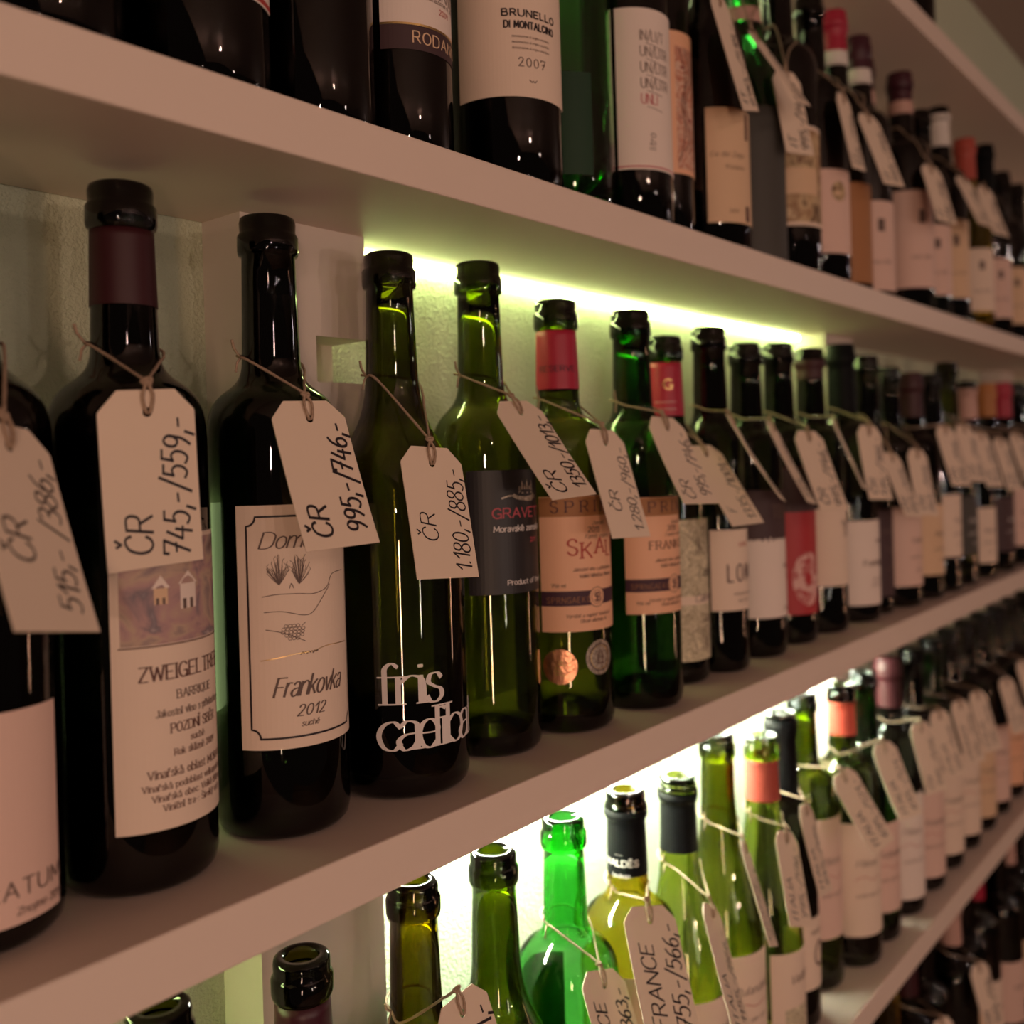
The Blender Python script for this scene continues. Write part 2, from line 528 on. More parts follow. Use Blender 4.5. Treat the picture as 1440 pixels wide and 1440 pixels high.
def bottle(key, x, y, z0, R, h, kind, gl, label, group, capsule=None, name='wine_bottle'):
    root = empty(name, (x, y, z0))
    tag(root, label, 'bottle', group)
    o = profile(kind, R, h)
    gk = (round(R, 4), round(h, 4), kind)
    if gk not in GEOM:
        mb = MB()
        mb.lathe(o + inner(o, h), 48)
        g = mb.build('glass_body', GL[gl], root, True)
        GEOM[gk] = g.data
    else:
        me = GEOM[gk].copy()
        me.materials.clear()
        me.materials.append(GL[gl])
        g = bpy.data.objects.new('glass_body', me)
        COL.objects.link(g)
        g.parent = root
    BOT[key] = dict(root=root, x=x, y=y, z=z0, R=R, h=h, prof=o)
    if capsule:
        # (bottom below rim, top below rim, material[, band material, band height])
        cb, ct, cm = capsule[:3]
        z1, z2 = h - cb, h - ct
        zz = [z1 + (z2 - z1) * i / 10 for i in range(11)]
        out = [(rad_at(o, z) + .00045, z) for z in zz]
        if ct <= 0:
            out = out[:-1] + [(.0157, h - .021), (.0162, h - .018), (.0162, h - .010), (.0150, h - .008), (.0150, h - .002), (.0142, h + .0006), (0, h + .0007)]
            out = sorted(out[:-3], key=lambda p: p[1]) + out[-3:]
            inn = [(0, h + .0002), (.0136, h + .0001), (.0146, h - .002)]
            inn += [(r - .00025, z) for r, z in sorted(out[:-3], key=lambda p: -p[1])]
        else:
            inn = [(r - .0003, z) for r, z in reversed(out)]
        mb = MB()
        prof = out + inn
        mb.lathe(prof + [prof[0]] if ct > 0 else prof + [prof[0]], 40)
        c = mb.build('capsule', cm, root, True)
        if len(capsule) > 3:
            bm_, bz0, bz1 = capsule[3:6]
            mb = MB()
            pr = [(rad_at(o, h - b) + .0007, h - b) for b in (bz0, (bz0 + bz1) / 2, bz1)]
            mb.lathe(pr + [(r - .0003, z) for r, z in reversed(pr)] + [pr[0]], 40)
            mb.build('band', bm_, c, True)
    return root


def cyl(R, off=0):
    """label space (u metres round from the left edge angle, v height) -> bottle space"""
    def f(th0, u, v):
        a = th0 + u / R
        return ((R + off) * math.cos(a), (R + off) * math.sin(a), v)
    return f


class Label:
    """a paper label wrapped on a bottle; th0 = angle of its left edge (degrees), u runs to the right"""

    def __init__(self, key, th0, width, z0, z1, material, name='label', corner=0, text=None):
        b = BOT[key]
        self.b = b
        self.R = b['R']
        self.t = R_(th0)
        self.z0 = z0
        self.h = z1 - z0
        self.w = width
        self.obj = self.patch(0, 0, width, self.h, material, b['root'], .0001, .00032, name)
        if text:
            self.obj['label'] = text
        self.lay = {}

    def map(self, off):
        R, t, z0 = self.R, self.t, self.z0

        def f(u, v):
            a = t + u / R
            return ((R + off) * math.cos(a), (R + off) * math.sin(a), z0 + v)
        return f

    def patch(self, u0, v0, u1, v1, m, parent, o0=.00035, o1=.00045, name='band'):
        mb = MB()
        n = max(2, int((u1 - u0) / .0025))
        fo, fi = self.map(o1), self.map(o0)
        vs = []
        for i in range(n + 1):
            u = u0 + (u1 - u0) * i / n
            vs += [fo(u, v0), fo(u, v1), fi(u, v1), fi(u, v0)]
        fs = []
        for i in range(n):
            a, b = 4 * i, 4 * i + 4
            fs += [(a, b, b + 1, a + 1), (a + 1, b + 1, b + 2, a + 2), (a + 2, b + 2, b + 3, a + 3), (a + 3, b + 3, b, a)]
        fs += [(0, 1, 2, 3), (4 * n + 3, 4 * n + 2, 4 * n + 1, 4 * n)]
        mb.add(vs, fs)
        return mb.build(name, m, parent)

    def rect(self, u0, v0, u1, v1, m, name='band', lift=0):
        return self.patch(u0, v0, u1, v1, m, self.obj, .00034 + lift, .00042 + lift, name)

    def ellipse(self, u, v, ru, rv, m, name='seal', lift=.0001, n=24, ring=0):
        mb = MB()
        f = self.map(.00042 + lift)
        if ring:
            vs = []
            for k in range(n):
                a = 2 * PI * k / n
                for s in (1, 1 - ring):
                    vs.append(f(u + ru * s * math.cos(a), v + rv * s * math.sin(a)))
            mb.add(vs, [(2 * k, 2 * ((k + 1) % n), 2 * ((k + 1) % n) + 1, 2 * k + 1) for k in range(n)])
        else:
            vs = [f(u, v)]
            for s in (.5, 1):
                vs += [f(u + ru * s * math.cos(2 * PI * k / n), v + rv * s * math.sin(2 * PI * k / n)) for k in range(n)]
            mb.add(vs, [(0, 1 + k, 1 + (k + 1) % n) for k in range(n)] + [(1 + k, 1 + n + k, 1 + n + (k + 1) % n, 1 + (k + 1) % n) for k in range(n)])
        return mb.build(name, m, self.obj)

    def mb(self, m):
        if m.name not in self.lay:
            self.lay[m.name] = (MB(), m)
        return self.lay[m.name][0]

    def text(self, s, u, v, size, m, pen=(.09, .05), slant=0, gap=1.5, sx=1, serif=False, align='l', wob=0, width=None, rnd=None, rot=False):
        ls, w = text_strokes(s, size, slant, gap, sx, serif, wob, rnd)
        if width:
            k = width / w
            ls = [[(a * k, b) for a, b in l] for l in ls]
            w = width
        if align == 'c':
            u -= w / 2
        if align == 'r':
            u -= w
        if rot:
            ls = [[(-b, a) for a, b in l] for l in ls]
        ribbon(self.mb(m), ls, (size * pen[0], size * pen[1]), self.map(.00056), (u, v))

    def lines(self, lns, m, pen):
        ribbon(self.mb(m), lns, (pen, pen), self.map(.00054))

    def done(self):
        for mb, m in self.lay.values():
            if mb.f:
                mb.build('lettering', m, self.obj)


# ------------------------------------------------------------------ price tag
def price_tag(key, d, label, group, line1=None, line2=None, seed=0, size1=.0105, size2=.0110, pen=.085, tail=True, name='price_tag', bold=1, l1=(.006, .018), l2=(.004, .0365)):
    b = BOT[key]
    hx, hy, hz, ps, be, ga, L = d
    rnd = random.Random(seed * 7 + 3)
    w = Vector((math.cos(ps), math.sin(ps), 0))
    n = Vector((math.sin(ps), -math.cos(ps), 0))
    a = Vector((0, 0, -1)) * math.cos(be) + n * math.sin(be)
    wv = w * math.cos(ga) - a * math.sin(ga)
    av = a * math.cos(ga) + w * math.sin(ga)
    nv = wv.cross(-av)
    if nv.dot(n) < 0:
        nv = -nv
    H = Vector((hx, hy, hz))
    for _ in range(40):     # ease the tag forward until it clears every bottle of its row
        worst = 0
        for bb in BOT.values():
            if abs(bb['z'] - b['z']) > .01 or abs(bb['x'] - H.x) > .12:
                continue
            for s in (-.009, .0, .015, .03, .045, L):
                for t in (-.021, 0, .021):
                    q = H + av * s + wv * t
                    zz = min(max(q.z - bb['z'], .02), bb['h'] - .025)
                    worst = max(worst, rad_at(bb['prof'], zz) + .0012 - math.hypot(q.x - bb['x'], q.y - bb['y']))
        if worst <= 0:
            break
        H = H + Vector((-.45, -.9, 0)) * (worst * .5 + .0003)
    root = empty(name, H)
    tag(root, label, 'price tag', group)
    hw = .021
    top, bot = -.0095, L
    curl = rnd.uniform(-.25, .9)

    def f(t, s, off=0):     # t across, s downwards from the hole
        q = wv * t + av * s + nv * (off + curl * (s - .01) ** 2 * (1 if s > .01 else 0))
        return q
    mb = MB()
    th_ = .0005
    hr = .0021
    ring = [(hr * math.cos(2 * PI * k / 12), hr * math.sin(2 * PI * k / 12)) for k in range(12)]
    c = .0085
    outl = [(hw, 0), (hw, .006), (hw, .010), (0, .010), (-hw, .010), (-hw, .006), (-hw, 0), (-hw + .0005, top + c), (-hw + c, top), (0, top), (hw - c, top), (hw - .0005, top + c)]
    for side in (0, 1):
        off = th_ / 2 * (1 if side == 0 else -1)
        o = len(mb.v)
        mb.v += [tuple(f(t, s, off)) for t, s in ring] + [tuple(f(t, s, off)) for t, s in outl]
        for k in range(12):
            k2 = (k + 1) % 12
            q = (o + k, o + 12 + k, o + 12 + k2, o + k2)
            mb.f.append(q if side else tuple(reversed(q)))
        rows = 6
        prev = [o + 12 + 4, o + 12 + 3, o + 12 + 2]
        for i in range(1, rows + 1):
            s = .010 + (bot - .010) * i / rows
            o2 = len(mb.v)
            mb.v += [tuple(f(t, s, off)) for t in (-hw, 0, hw)]
            cur = [o2, o2 + 1, o2 + 2]
            for j in (0, 1):
                q = (prev[j], prev[j + 1], cur[j + 1], cur[j])
                mb.f.append(q if side else tuple(reversed(q)))
            prev = cur
        if side == 0:
            o0 = o
            tot = len(mb.v)
    # edges
    d_ = tot - o0
    loop = [o0 + 12 + k for k in (4, 5, 6, 7, 8, 9, 10, 11, 0, 1, 2)]
    left = [o0 + 24 + 3 * i for i in range(6)]
    right = [o0 + 24 + 3 * i + 2 for i in range(6)]
    per = list(reversed(left)) + loop + right + [o0 + 24 + 16]
    for i in range(len(per)):
        p, q = per[i], per[(i + 1) % len(per)]
        mb.f.append((p, q, q + d_, p + d_))
    for k in range(12):
        p, q = o0 + k, o0 + (k + 1) % 12
        mb.f.append((q, p, p + d_, q + d_))
    card = mb.build('card', paper_m, root)
    # handwriting runs up the card: u -> towards the hole, v (letter top) -> left
    tw = MB()

    def wmap(u, v):
        return tuple(f(v, bot - u, th_ / 2 + .0001))
    if line1:
        ls, wd_ = text_strokes(line1, size1, .18, 1.2, .85, False, .35, rnd)
        k = min(1, (L - l1[0] - .008) / wd_)
        ribbon(tw, [[(l1[0] + p[0] * k, -p[1] - hw + l1[1] + .0 * p[0]) for p in l] for l in ls], (size1 * pen * bold, size1 * pen * .75 * bold), wmap)
    if line2:
        ls, wd_ = text_strokes(line2, size2, .20, 1.1, .9, False, .4, rnd)
        k = min(1, (L - l2[0] - .004) / wd_)
        ribbon(tw, [[(l2[0] + p[0] * k, -p[1] - hw + l2[1] + .04 * p[0]) for p in l] for l in ls], (size2 * pen * bold, size2 * pen * .75 * bold), wmap)
    if tw.f:
        tw.build('handwriting', ink, card)
    # twine: hole -> left of the neck -> behind -> right -> hole
    o = b['prof']
    zt = b['h'] * .765
    rn = rad_at(o, zt)
    C = Vector((b['x'], b['y'], b['z']))
    kn = H - av * .013 + nv * .0015

    def push(p):
        q = p - C
        rr = math.hypot(q.x, q.y)
        need = rad_at(o, max(min(q.z, b['h'] - .03), .02)) + .0014
        if rr < need and rr > 1e-5:
            q.x *= need / rr
            q.y *= need / rr
        return C + q
    ang = [200, 170, 135, 90, 45, 10, -20]
    ctl = [kn]
    for i, A in enumerate(ang):
        z = zt + .003 * math.sin(R_(A)) + (-.002 if i in (0, 6) else 0)
        ctl.append(C + Vector(((rn + .002) * math.cos(R_(A)), (rn + .002) * math.sin(R_(A)), z)))
    ctl.append(kn)
    sp = catmull([tuple(p) for p in ctl], 7)
    sp = [push(Vector(p)) - H for p in sp]
    tb = MB()
    tb.tube(sp, .00075, 6, .55)
    k0 = kn - H
    for sgn in (1, -1):
        pts = catmull([tuple(k0), tuple(k0 + wv * .0022 * sgn + av * .006 + nv * .0005), tuple(wv * .0008 * sgn + nv * (.0012 if sgn > 0 else .0008)), tuple(-nv * .0016 - av * .001)], 5)
        tb.tube([Vector(p) for p in pts], .0007, 6, .5)
    # knot
    for j in range(3):
        c0 = k0 + Vector((rnd.uniform(-.0006, .0006), rnd.uniform(-.0004, .0004), rnd.uniform(-.001, .001)))
        pts = [c0 + (wv * math.cos(q) + av * math.sin(q) * .6 + nv * .4 * math.sin(q + j)) * .0016 for q in [2 * PI * i / 8 for i in range(9)]]
        tb.tube(pts, .0007, 5, .4)
    if tail:
        e = sp[14]
        dr = Vector((-.9, -.3, .55))
        pts = [e, e + dr * .003, e + dr * .006 + Vector((0, 0, .001)), e + dr * .009 + Vector((.001, 0, .003))]
        tb.tube([Vector(p) for p in pts], .0007, 5, .5)
        tb.tube([Vector(p) + Vector((0, 0, -.001)) * i for i, p in enumerate([e, e + Vector((-.003, -.001, -.002)), e + Vector((-.004, -.001, -.006))])], .0006, 5, .5)
    tb.build('twine', twine_m, root, True)
    return root


# ================================================================== the setting
X0, X1 = -.75, 3.4
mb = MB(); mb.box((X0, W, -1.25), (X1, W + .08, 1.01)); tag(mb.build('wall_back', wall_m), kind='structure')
mb = MB(); mb.box((X1, -3.2, -1.25), (X1 + .08, W + .08, 1.01)); tag(mb.build('wall_right', mat('wall_far', (.10, .06, .05), .9)), kind='structure')
mb = MB(); mb.box((X0 - .08, -3.2, -1.33), (X1 + .08, W + .08, -1.25)); tag(mb.build('floor', floor_m), kind='structure')
mb = MB(); mb.box((X0 - .08, -3.2, 1.01), (X1 + .08, W + .08, 1.09)); tag(mb.build('ceiling', ceil_m), kind='structure')
n_p = 0
for k in (-1, 0, 1, 2):
    px = .329 + .815 * k
    for lv in range(-1, 2):
        z0, z1 = lv * S, (lv + 1) * S - T
        if lv == 2:
            z1 = 1.01
        mb = MB()
        mb.box((px, .100, z0), (px + .051, W, z1))
        nz0, nz1 = z0 + .233, z0 + .260
        if lv != 1 and lv != 0:
            nz0 = nz1 = z1 - .02
        mb.box((px + .051, .100, z0), (px + .091, W, nz0))
        mb.box((px + .051, .100, nz1), (px + .091, W, z1))
        if nz1 > nz0:
            mb.box((px + .051, .133, nz0), (px + .091, W, nz1))
        n_p += 1
        tag(mb.build('trim_%d' % n_p, pil_m), kind='structure')
mb = MB(); mb.box((X0, W - .006, -2 * S + .0004), (X1 - .001, W, -S - T - .0004))  # added dark sheet, its near-black colour stands in for shade behind the lowest row
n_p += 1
tag(mb.build('trim_%d' % n_p, mat('added_shade_sheet', (.02, .012, .01), .6)), kind='structure')
SHN = {2: 'topmost pale painted shelf board cutting across the upper right corner', 1: 'upper pale painted shelf board sloping down from the top left',
       0: 'middle pale painted shelf board carrying the tagged bottles', -1: 'lower pale painted shelf board in the bottom right',
       -2: 'lowest pale shelf board in the dark under the others'}
for lv, lb in SHN.items():
    mb = MB(); mb.box((X0, 0, lv * S - T), (X1, W, lv * S))
    o = mb.build('shelf', shelf_m)
    tag(o, lb, 'shelf')
    bv = o.modifiers.new('bevel', 'BEVEL'); bv.width = .0012; bv.segments = 2
# x range, y range, z range, material, label
LED = [(.423, 1.141, W - .0060, W, S - T - .0042, S - T - .0004, led_m, 'thin glowing light strip under the back of the upper shelf'),
       (.423, 1.141, W - .0300, W - .022, -T - .0050, -T - .0004, led_b, 'bright white light strip under the back of the middle shelf'),
       (.423, 1.141, W - .0030, W, 2 * S - T - .0042, 2 * S - T - .0004, led_d, 'dim light strip under the back of the topmost shelf'),
       (.222, .286, W - .0100, W - .0060, .050, .165, glow_add, 'added hidden glow panel lighting the wall behind the village watercolour bottle'),  # no real fixture: hidden panel added to cast green light on the left wall
       (-.30, .235, W - .0060, W, -T - .0050, -T - .0004, led_s, 'dim light strip left of the pilaster under the middle shelf')]
for a, b_, y0, y1, z0, z1, m, lb in LED:
    st = empty('led_strip', ((a + b_) / 2, y1, z0))
    tag(st, lb, 'light strip')
    mb = MB(); mb.box((a, y0, z0), (b_, y1, z1))
    o = mb.build('diffuser', m, st); o.location = -st.location
    for e0, e1 in ((a - .0012, a - .0001), (b_ + .0001, b_ + .0012)):
        mb = MB(); mb.box((e0, y0 - .0002, z0 - .0003), (e1, y1, z1 + .0003))
        o = mb.build('end_cap', mat('aluminium', (.6, .6, .58), .4, metal=1), st); o.location = -st.location

# ================================================================== middle shelf
GM = 'wine bottles on the middle shelf'
GT = 'wine bottles on the upper shelf'
GC = 'wine bottles on the lower shelf'
TM, TT, TC = 'price tags on the middle shelf', 'price tags on the upper shelf', 'price tags on the lower shelf'

bottle('m0', .168, .066, 0, .034, .31, 'bordeaux', 'black', 'almost black bottle cut by the left frame edge, plain blush label, middle shelf', GM)
bottle('m1', .2408, .067, 0, .035, .3138, 'bordeaux', 'black', 'black bottle with village watercolour label and claret foil, middle shelf', GM, (.056, .0215, cap_claret))
bottle('m2', .3212, .0655, 0, .034, .3125, 'bordeaux', 'dark', 'dark bottle with black-framed label of trees and script, middle shelf', GM)
bottle('m3', .4019, .060, 0, .0385, .3045, 'slope', 'olive', 'sloping olive bottle with big white lettering printed on the glass', GM)
bottle('m4', .4856, .065, 0, .0335, .3113, 'round', 'moss', 'round-shouldered green bottle with black label and pink capitals', GM)
bottle('m5', .5565, .056, 0, .033, .2935, 'bordeaux', 'moss', 'green bottle with apricot label, bright red capsule and two round medals', GM, (.062, .0215, cap_red))
bottle('m6', .6365, .046, 0, .0315, .2933, 'bordeaux', 'green', 'dark green bottle with apricot label and bare neck, no medals', GM)
bottle('m7', .7185, .066, 0, .0305, .2826, 'bordeaux', 'green', 'green bottle behind the apricot labels with gold-marked red capsule and pale engraved label', GM, (.066, .022, cap_red))
bottle('m8', .7750, .055, 0, .0275, .2940, 'bordeaux', 'dark', 'slim dark bottle with small cream label in condensed black capitals', GM)
bottle('m9', .8500, .058, 0, .0310, .2860, 'bordeaux', 'dark', 'dark bottle with black-topped pale label, two to the left of red label', GM)
bottle('m10', .925, .060, 0, .0310, .2920, 'bordeaux', 'dark', 'dark bottle with crimson label and pale flower at its foot', GM)
bottle('m11', .998, .058, 0, .032, .292, 'bordeaux', 'dark', 'dark bottle with claret band on its neck, right of the crimson label', GM, (.032, .013, cap_claret))
bottle('m12', 1.078, .056, 0, .0345, .301, 'bordeaux', 'black', 'black bottle with low white label of faint text, wide black neck', GM, (.075, 0, cap_black))
bottle('m13', 1.138, .051, 0, .0245, .2925, 'bordeaux', 'dark', 'slim dark bottle with plum label squeezed between two pale labels', GM)
FAR = [  # key, x, y, R, h, glass, capsule, label material, label z0, z1, words
    ('m14', 1.208, .05, .033, .283, 'dark', None, lab_pink, .025, .117, 'blush label right of the plum one'),
    ('m15', 1.285, .048, .0335, .280, 'black', (.055, 0, cap_claret), lab_tan, .03, .116, 'tan label and claret capsule'),
    ('m16', 1.362, .047, .033, .283, 'dark', None, lab_cream, .045, .125, 'cream label, left of the tallest far neck'),
    ('m17', 1.440, .048, .034, .303, 'moss', None, lab_grey, .04, .12, 'tallest bare green neck of the far group'),
    ('m18', 1.525, .046, .034, .281, 'dark', (.055, .012, cap_blush), lab_cream, .022, .10, 'pale blush capsule'),
    ('m19', 1.625, .045, .035, .281, 'black', (.05, 0, cap_orange), lab_plum, .03, .11, 'brownish orange capsule'),
    ('m20', 1.725, .046, .034, .287, 'dark', (.055, 0, cap_red), lab_pink, .03, .12, 'dark red capsule, far right'),
    ('m21', 1.81, .045, .034, .291, 'black', None, lab_grey, .03, .12, 'slate label at the right frame edge'),
    ('m22', 1.90, .045, .034, .290, 'black', None, lab_pink, .03, .12, 'blush label, last one at the right frame edge'),
]
RF = random.Random(5)
for k, x, y, R, h, gl, cp, lm, a, b_, words in FAR:
    bottle(k, x, y, 0, R, h, 'bordeaux', gl, 'blurred far bottle on middle shelf, ' + words, GM, cp)

# --- labels of the middle shelf
L = Label('m0', -215, .098, .011, .0925, lab_pink)
L.text('CLARATUM', .098, .004 + .0065, .0062, ink_grey, (.07, .05), gap=2.2, align='r')
L.text('Znojmo 2011', .098, .0035, .0028, ink_grey, (.08, .06), .15, align='r')
L.done()

L = Label('m1', -135, .074, .028, .155, lab_cream)
pc = L.rect(.004, .080, .070, .125, pic_village, 'picture')
L.rect(.003, .0790, .071, .0796, ink_brown, 'rule', .0001)
for (u, v, w_, h_) in ((.030, .094, .0085, .011), (.018, .097, .006, .007)):
    L.rect(u, v, u + w_, v + h_, lab_white if u > .02 else lab_tan, 'painted_house', .00012)
    L.lay.setdefault('label_white', (MB(), lab_white))[0].add([L.map(.00058)(u - .001, v + h_), L.map(.00058)(u + w_ + .001, v + h_), L.map(.00058)(u + w_ / 2, v + h_ + .0055)], [(0, 1, 2)])
    L.rect(u + w_ * .15, v, u + w_ * .35, v + h_ * .4, ink_grey, 'painted_door', .0002)
    L.rect(u + w_ * .6, v, u + w_ * .8, v + h_ * .4, ink_grey, 'painted_door', .0002)
cx_ = .0375
for s, v, sz, wd_, m, sf in [('ZWEIGELTREBE', .0645, .0062, .053, ink_brown, True), ('BARRIQUE', .0555, .0036, .021, ink_grey, True), ('Jakostní víno s přívlastkem', .0485, .0029, .040, ink_grey, True),
                             ('POZDNÍ SBĚR', .041, .0040, .0275, ink_brown, True), ('suché', .036, .0025, .0085, ink_brown, True), ('Rok sklizně 2009', .031, .0028, .025, ink_brown, True),
                             ('Vinařská oblast MORAVA', .0225, .0033, .048, ink_brown, True), ('Vinařská podoblast velkopavlovická', .0172, .0026, .053, ink_brown, True),
                             ('Vinařská obec: Velké Bílovice', .0125, .0026, .045, ink_brown, True), ('Viniční trať: Široký vrch', .008, .0026, .036, ink_brown, True)]:
    L.text(s, cx_, v, sz, m, (.075, .04), serif=sf, align='c', width=wd_)
L.done()

L = Label('m2', -161, .072, .0455, .1645, lab_cream)
hh, ww = .119, .072
m_ = .0055
cc_ = .0045
fr = [(m_ + cc_, m_), (ww - m_ - cc_, m_)]
arc = lambda cx, cy, a0, a1: [(cx + cc_ * math.cos(R_(a0 + (a1 - a0) * i / 6)), cy + cc_ * math.sin(R_(a0 + (a1 - a0) * i / 6))) for i in range(7)]
fr = [(m_ + cc_, m_), (ww - m_ - cc_, m_)] + arc(ww - m_, m_, 180, 90) + arc(ww - m_, hh - m_, 270, 180) + arc(m_, hh - m_, 360, 270) + arc(m_, m_, 90, 0)
L.lines([fr], ink, .0005)
L.text('Domaine', .0115, .098, .0078, ink_grey, (.06, .03), .35, gap=1.0)
rr = random.Random(3)
tr = []
for tx, lean in ((.0205, -1), (.0305, 1)):
    for k in range(34):
        a = 2 * PI * rr.random()
        q = .0058 * math.sqrt(rr.random())
        ex, ey = tx + lean * .0006 + q * math.cos(a), .0885 + q * .95 * math.sin(a)
        bx, by = tx - lean * .0002, .0800
        mx_, my_ = bx + (ex - bx) * .55, by + (ey - by) * .5
        tr.append([(bx, by), (mx_, my_), (ex, ey), (ex + rr.uniform(-.0012, .0012), ey + .0010)])
L.lines(tr, ink_grey, .00012)
L.lines([catmull([(.0125, .0745), (.020, .0755), (.030, .0752), (.038, .0745), (.046, .077), (.050, .083), (.060, .084)]),
         catmull([(.0132, .067), (.022, .067), (.032, .0645), (.037, .0655), (.042, .071), (.048, .078)]),
         catmull([(.0138, .0585), (.020, .0572), (.026, .0550), (.0325, .0518)]),
         catmull([(.0255, .0782), (.0265, .0805), (.0275, .0782)])], ink_grey, .00018)
vn = []
for row in range(5):
    n_ = (4, 6, 6, 5, 3)[row]
    for k in range(n_):
        gx = .0262 + (k - (n_ - 1) / 2) * .0019 + (.0005 if row % 2 else 0) + row * .0002
        gy = .0598 - row * .00155
        vn.append([(gx + .00095 * math.cos(R_(60 * q)), gy + .0008 * math.sin(R_(60 * q))) for q in range(7)])
vn.append([(.0310, .0595), (.0330, .0610)])
L.lines(vn, ink_grey, .00013)
L.lines([catmull([(.011, .0435), (.020, .0447), (.028, .046), (.036, .0462), (.046, .0478), (.062, .047)])], gold, .00016)
L.lines([[(.030 + .0016 * k, .0455 + .0004 * (k % 2)), (.0312 + .0016 * k, .0464)] for k in range(6)], ink_grey, .0003)
L.text('Frankovka', .0165, .0255, .0092, ink_grey, (.065, .03), .42, gap=.9, width=.0375)
L.text('2012', .0275, .0155, .0052, ink_grey, (.08, .04), .3)
L.text('suché', .0295, .0103, .0026, ink_grey, (.09, .05), .3)
L.done()

# printed directly on the glass of the olive bottle: a two-line word mark
b3 = BOT['m3']
th3 = R_(-153.0)
wm = MB()


def gmap(u, v):
    a = th3 + u / b3['R']
    return ((b3['R'] + .00025) * math.cos(a), (b3['R'] + .00025) * math.sin(a), v)


def wordmark(s, u, v, size, xs, gaps):
    for i, ch in enumerate(s):
        ls, _ = text_strokes(ch, size, 0, 0, xs[i], True, 0, None, 8)
        ribbon(wm, ls, (size * .074, size * .020), gmap, (u + gaps[i], v))


wordmark('fni', 0, .0530, .0206, (1.1, 1.25, .01), (0, .0112, .0236))
wordmark('s', 0, .0530, .0206, (1.0,), (.0272,))
wordmark('caelibat', 0, .0285, .0206, (1.15, 1.0, .95, 1, 1, 1.05, 1.0, 1.1), (0, .0108, .0222, .0318, .0362, .0402, .0505, .062))
o = wm.build('lettering', ink_white, b3['root'])
o['label'] = 'white lettering printed on glass'

L = Label('m4', -158, .076, .101, .1775, lab_black)
L.text('GRAVETTIAN', .0160, .0470, .0058, ink_rose, (.085, .07), sx=1.15, gap=1.6)
L.text('Moravské zemské víno', .0165, .0385, .0034, ink_white, (.09, .08), gap=1.3, sx=1.1)
L.text('2011', .044, .031, .0028, ink_rose, (.09, .07))
L.text('Product of the Czech Republic', .0245, .0055, .0029, ink_white, (.09, .07), gap=1.3, sx=1.2)
em = L.mb(silver)
f_ = L.map(.00058)
L.ellipse(.0400, .0605, .0105, .0032, silver, 'emblem')
L.ellipse(.0400, .0620, .0092, .0022, lab_black, 'emblem', .0002)
for k, (u, h_) in enumerate([(.034, .005), (.0363, .0085), (.0386, .006), (.041, .009), (.0437, .0055), (.046, .0085)]):
    em.add([f_(u, .0615), f_(u + .0016, .0615), f_(u + .0016, .0615 + h_ * .7), f_(u + .0008, .0615 + h_), f_(u, .0615 + h_ * .7)], [(0, 1, 2, 3, 4)])
L.lines([catmull([(.022, .059), (.028, .0605), (.034, .0595), (.040, .0575), (.047, .0575), (.052, .060)])], silver, .0005)
L.done()


def springer(key, th0, z0, z1, word, year, wsz, jog, sfx):
    h_ = z1 - z0
    L = Label(key, th0, .078, z0, z1, lab_orange)
    L.rect(0, h_ - .0135, .078, h_ - .0005, lab_brown, 'band')
    L.text('SPRINGER', .008, h_ - .0105, .0072, ink_purple, (.07, .035), gap=5.2, serif=True)
    L.text('Zemské', .037, h_ - .0195, .0024, ink_grey, (.07, .04), .3)
    L.text(year, .0335, h_ - .0245, .0038, ink_purple, (.08, .05), serif=True)
    L.text('Family reserve', .031, h_ - .0285, .0026, ink_grey, (.06, .04), .35)
    u = .0185 if wsz > .008 else .018
    for i, ch in enumerate(word):
        L.text(ch, u, h_ * .555 + (jog[i % len(jog)] if jog else 0), wsz, ink_brown if wsz < .008 else ink_red, (.075, .04), serif=True)
        u += (glyph(ch)[0] + 2.2) * wsz / 7
    L.text('Jakostní víno s přívlastkem', .022, h_ * .445, .0022, ink_grey, (.07, .05), .3, width=.034)
    L.text('Velké Němčice, Morava', .026, h_ * .395, .0024, ink_grey, (.07, .05), .3, width=.030)
    L.text('750 ml', .0075, h_ * .33 if sfx else h_ * .08, .0022, ink_grey, (.08, .05))
    L.rect(0, h_ * .19, .078, h_ * .30, ink_purple, 'band')
    for k in range(9):
        L.text('SPRNGAEKO'[k], .004 + .0034 * k, h_ * .215, .0036, lab_brown, (.05, .04), sx=.8)
    L.ellipse(.0395, h_ * .245, .0068, .0068, lab_orange, 'seal', .00005)
    L.ellipse(.0395, h_ * .245, .0068, .0068, ink_grey, 'seal', .0001, 24, .07)
    L.ellipse(.0395, h_ * .245, .0048, .0048, ink_grey, 'seal', .0001, 24, .08)
    L.text('S', .0375, h_ * .245 - .0027, .0054, ink_purple, (.09, .06), sx=.7)
    L.text('B', .0395, h_ * .245 - .0027, .0054, ink_purple, (.09, .06), sx=.7)
    L.text('Vyrobil a naplnil Vinařství', .0165, h_ * .105, .0022, ink_grey, (.07, .05), .2, width=.036)
    L.text('Obsah alkoholu 13', .026, h_ * .065, .0022, ink_grey, (.07, .05), .2, width=.022)
    L.done()
    return L


springer('m5', -170, .0685, .1585, 'SKALE', '2011', .0100, (.0012, -.0012, .0016, -.001), True)
springer('m6', -163.5, .0700, .1540, 'FRANKOVKA', '2011', .0056, None, False)
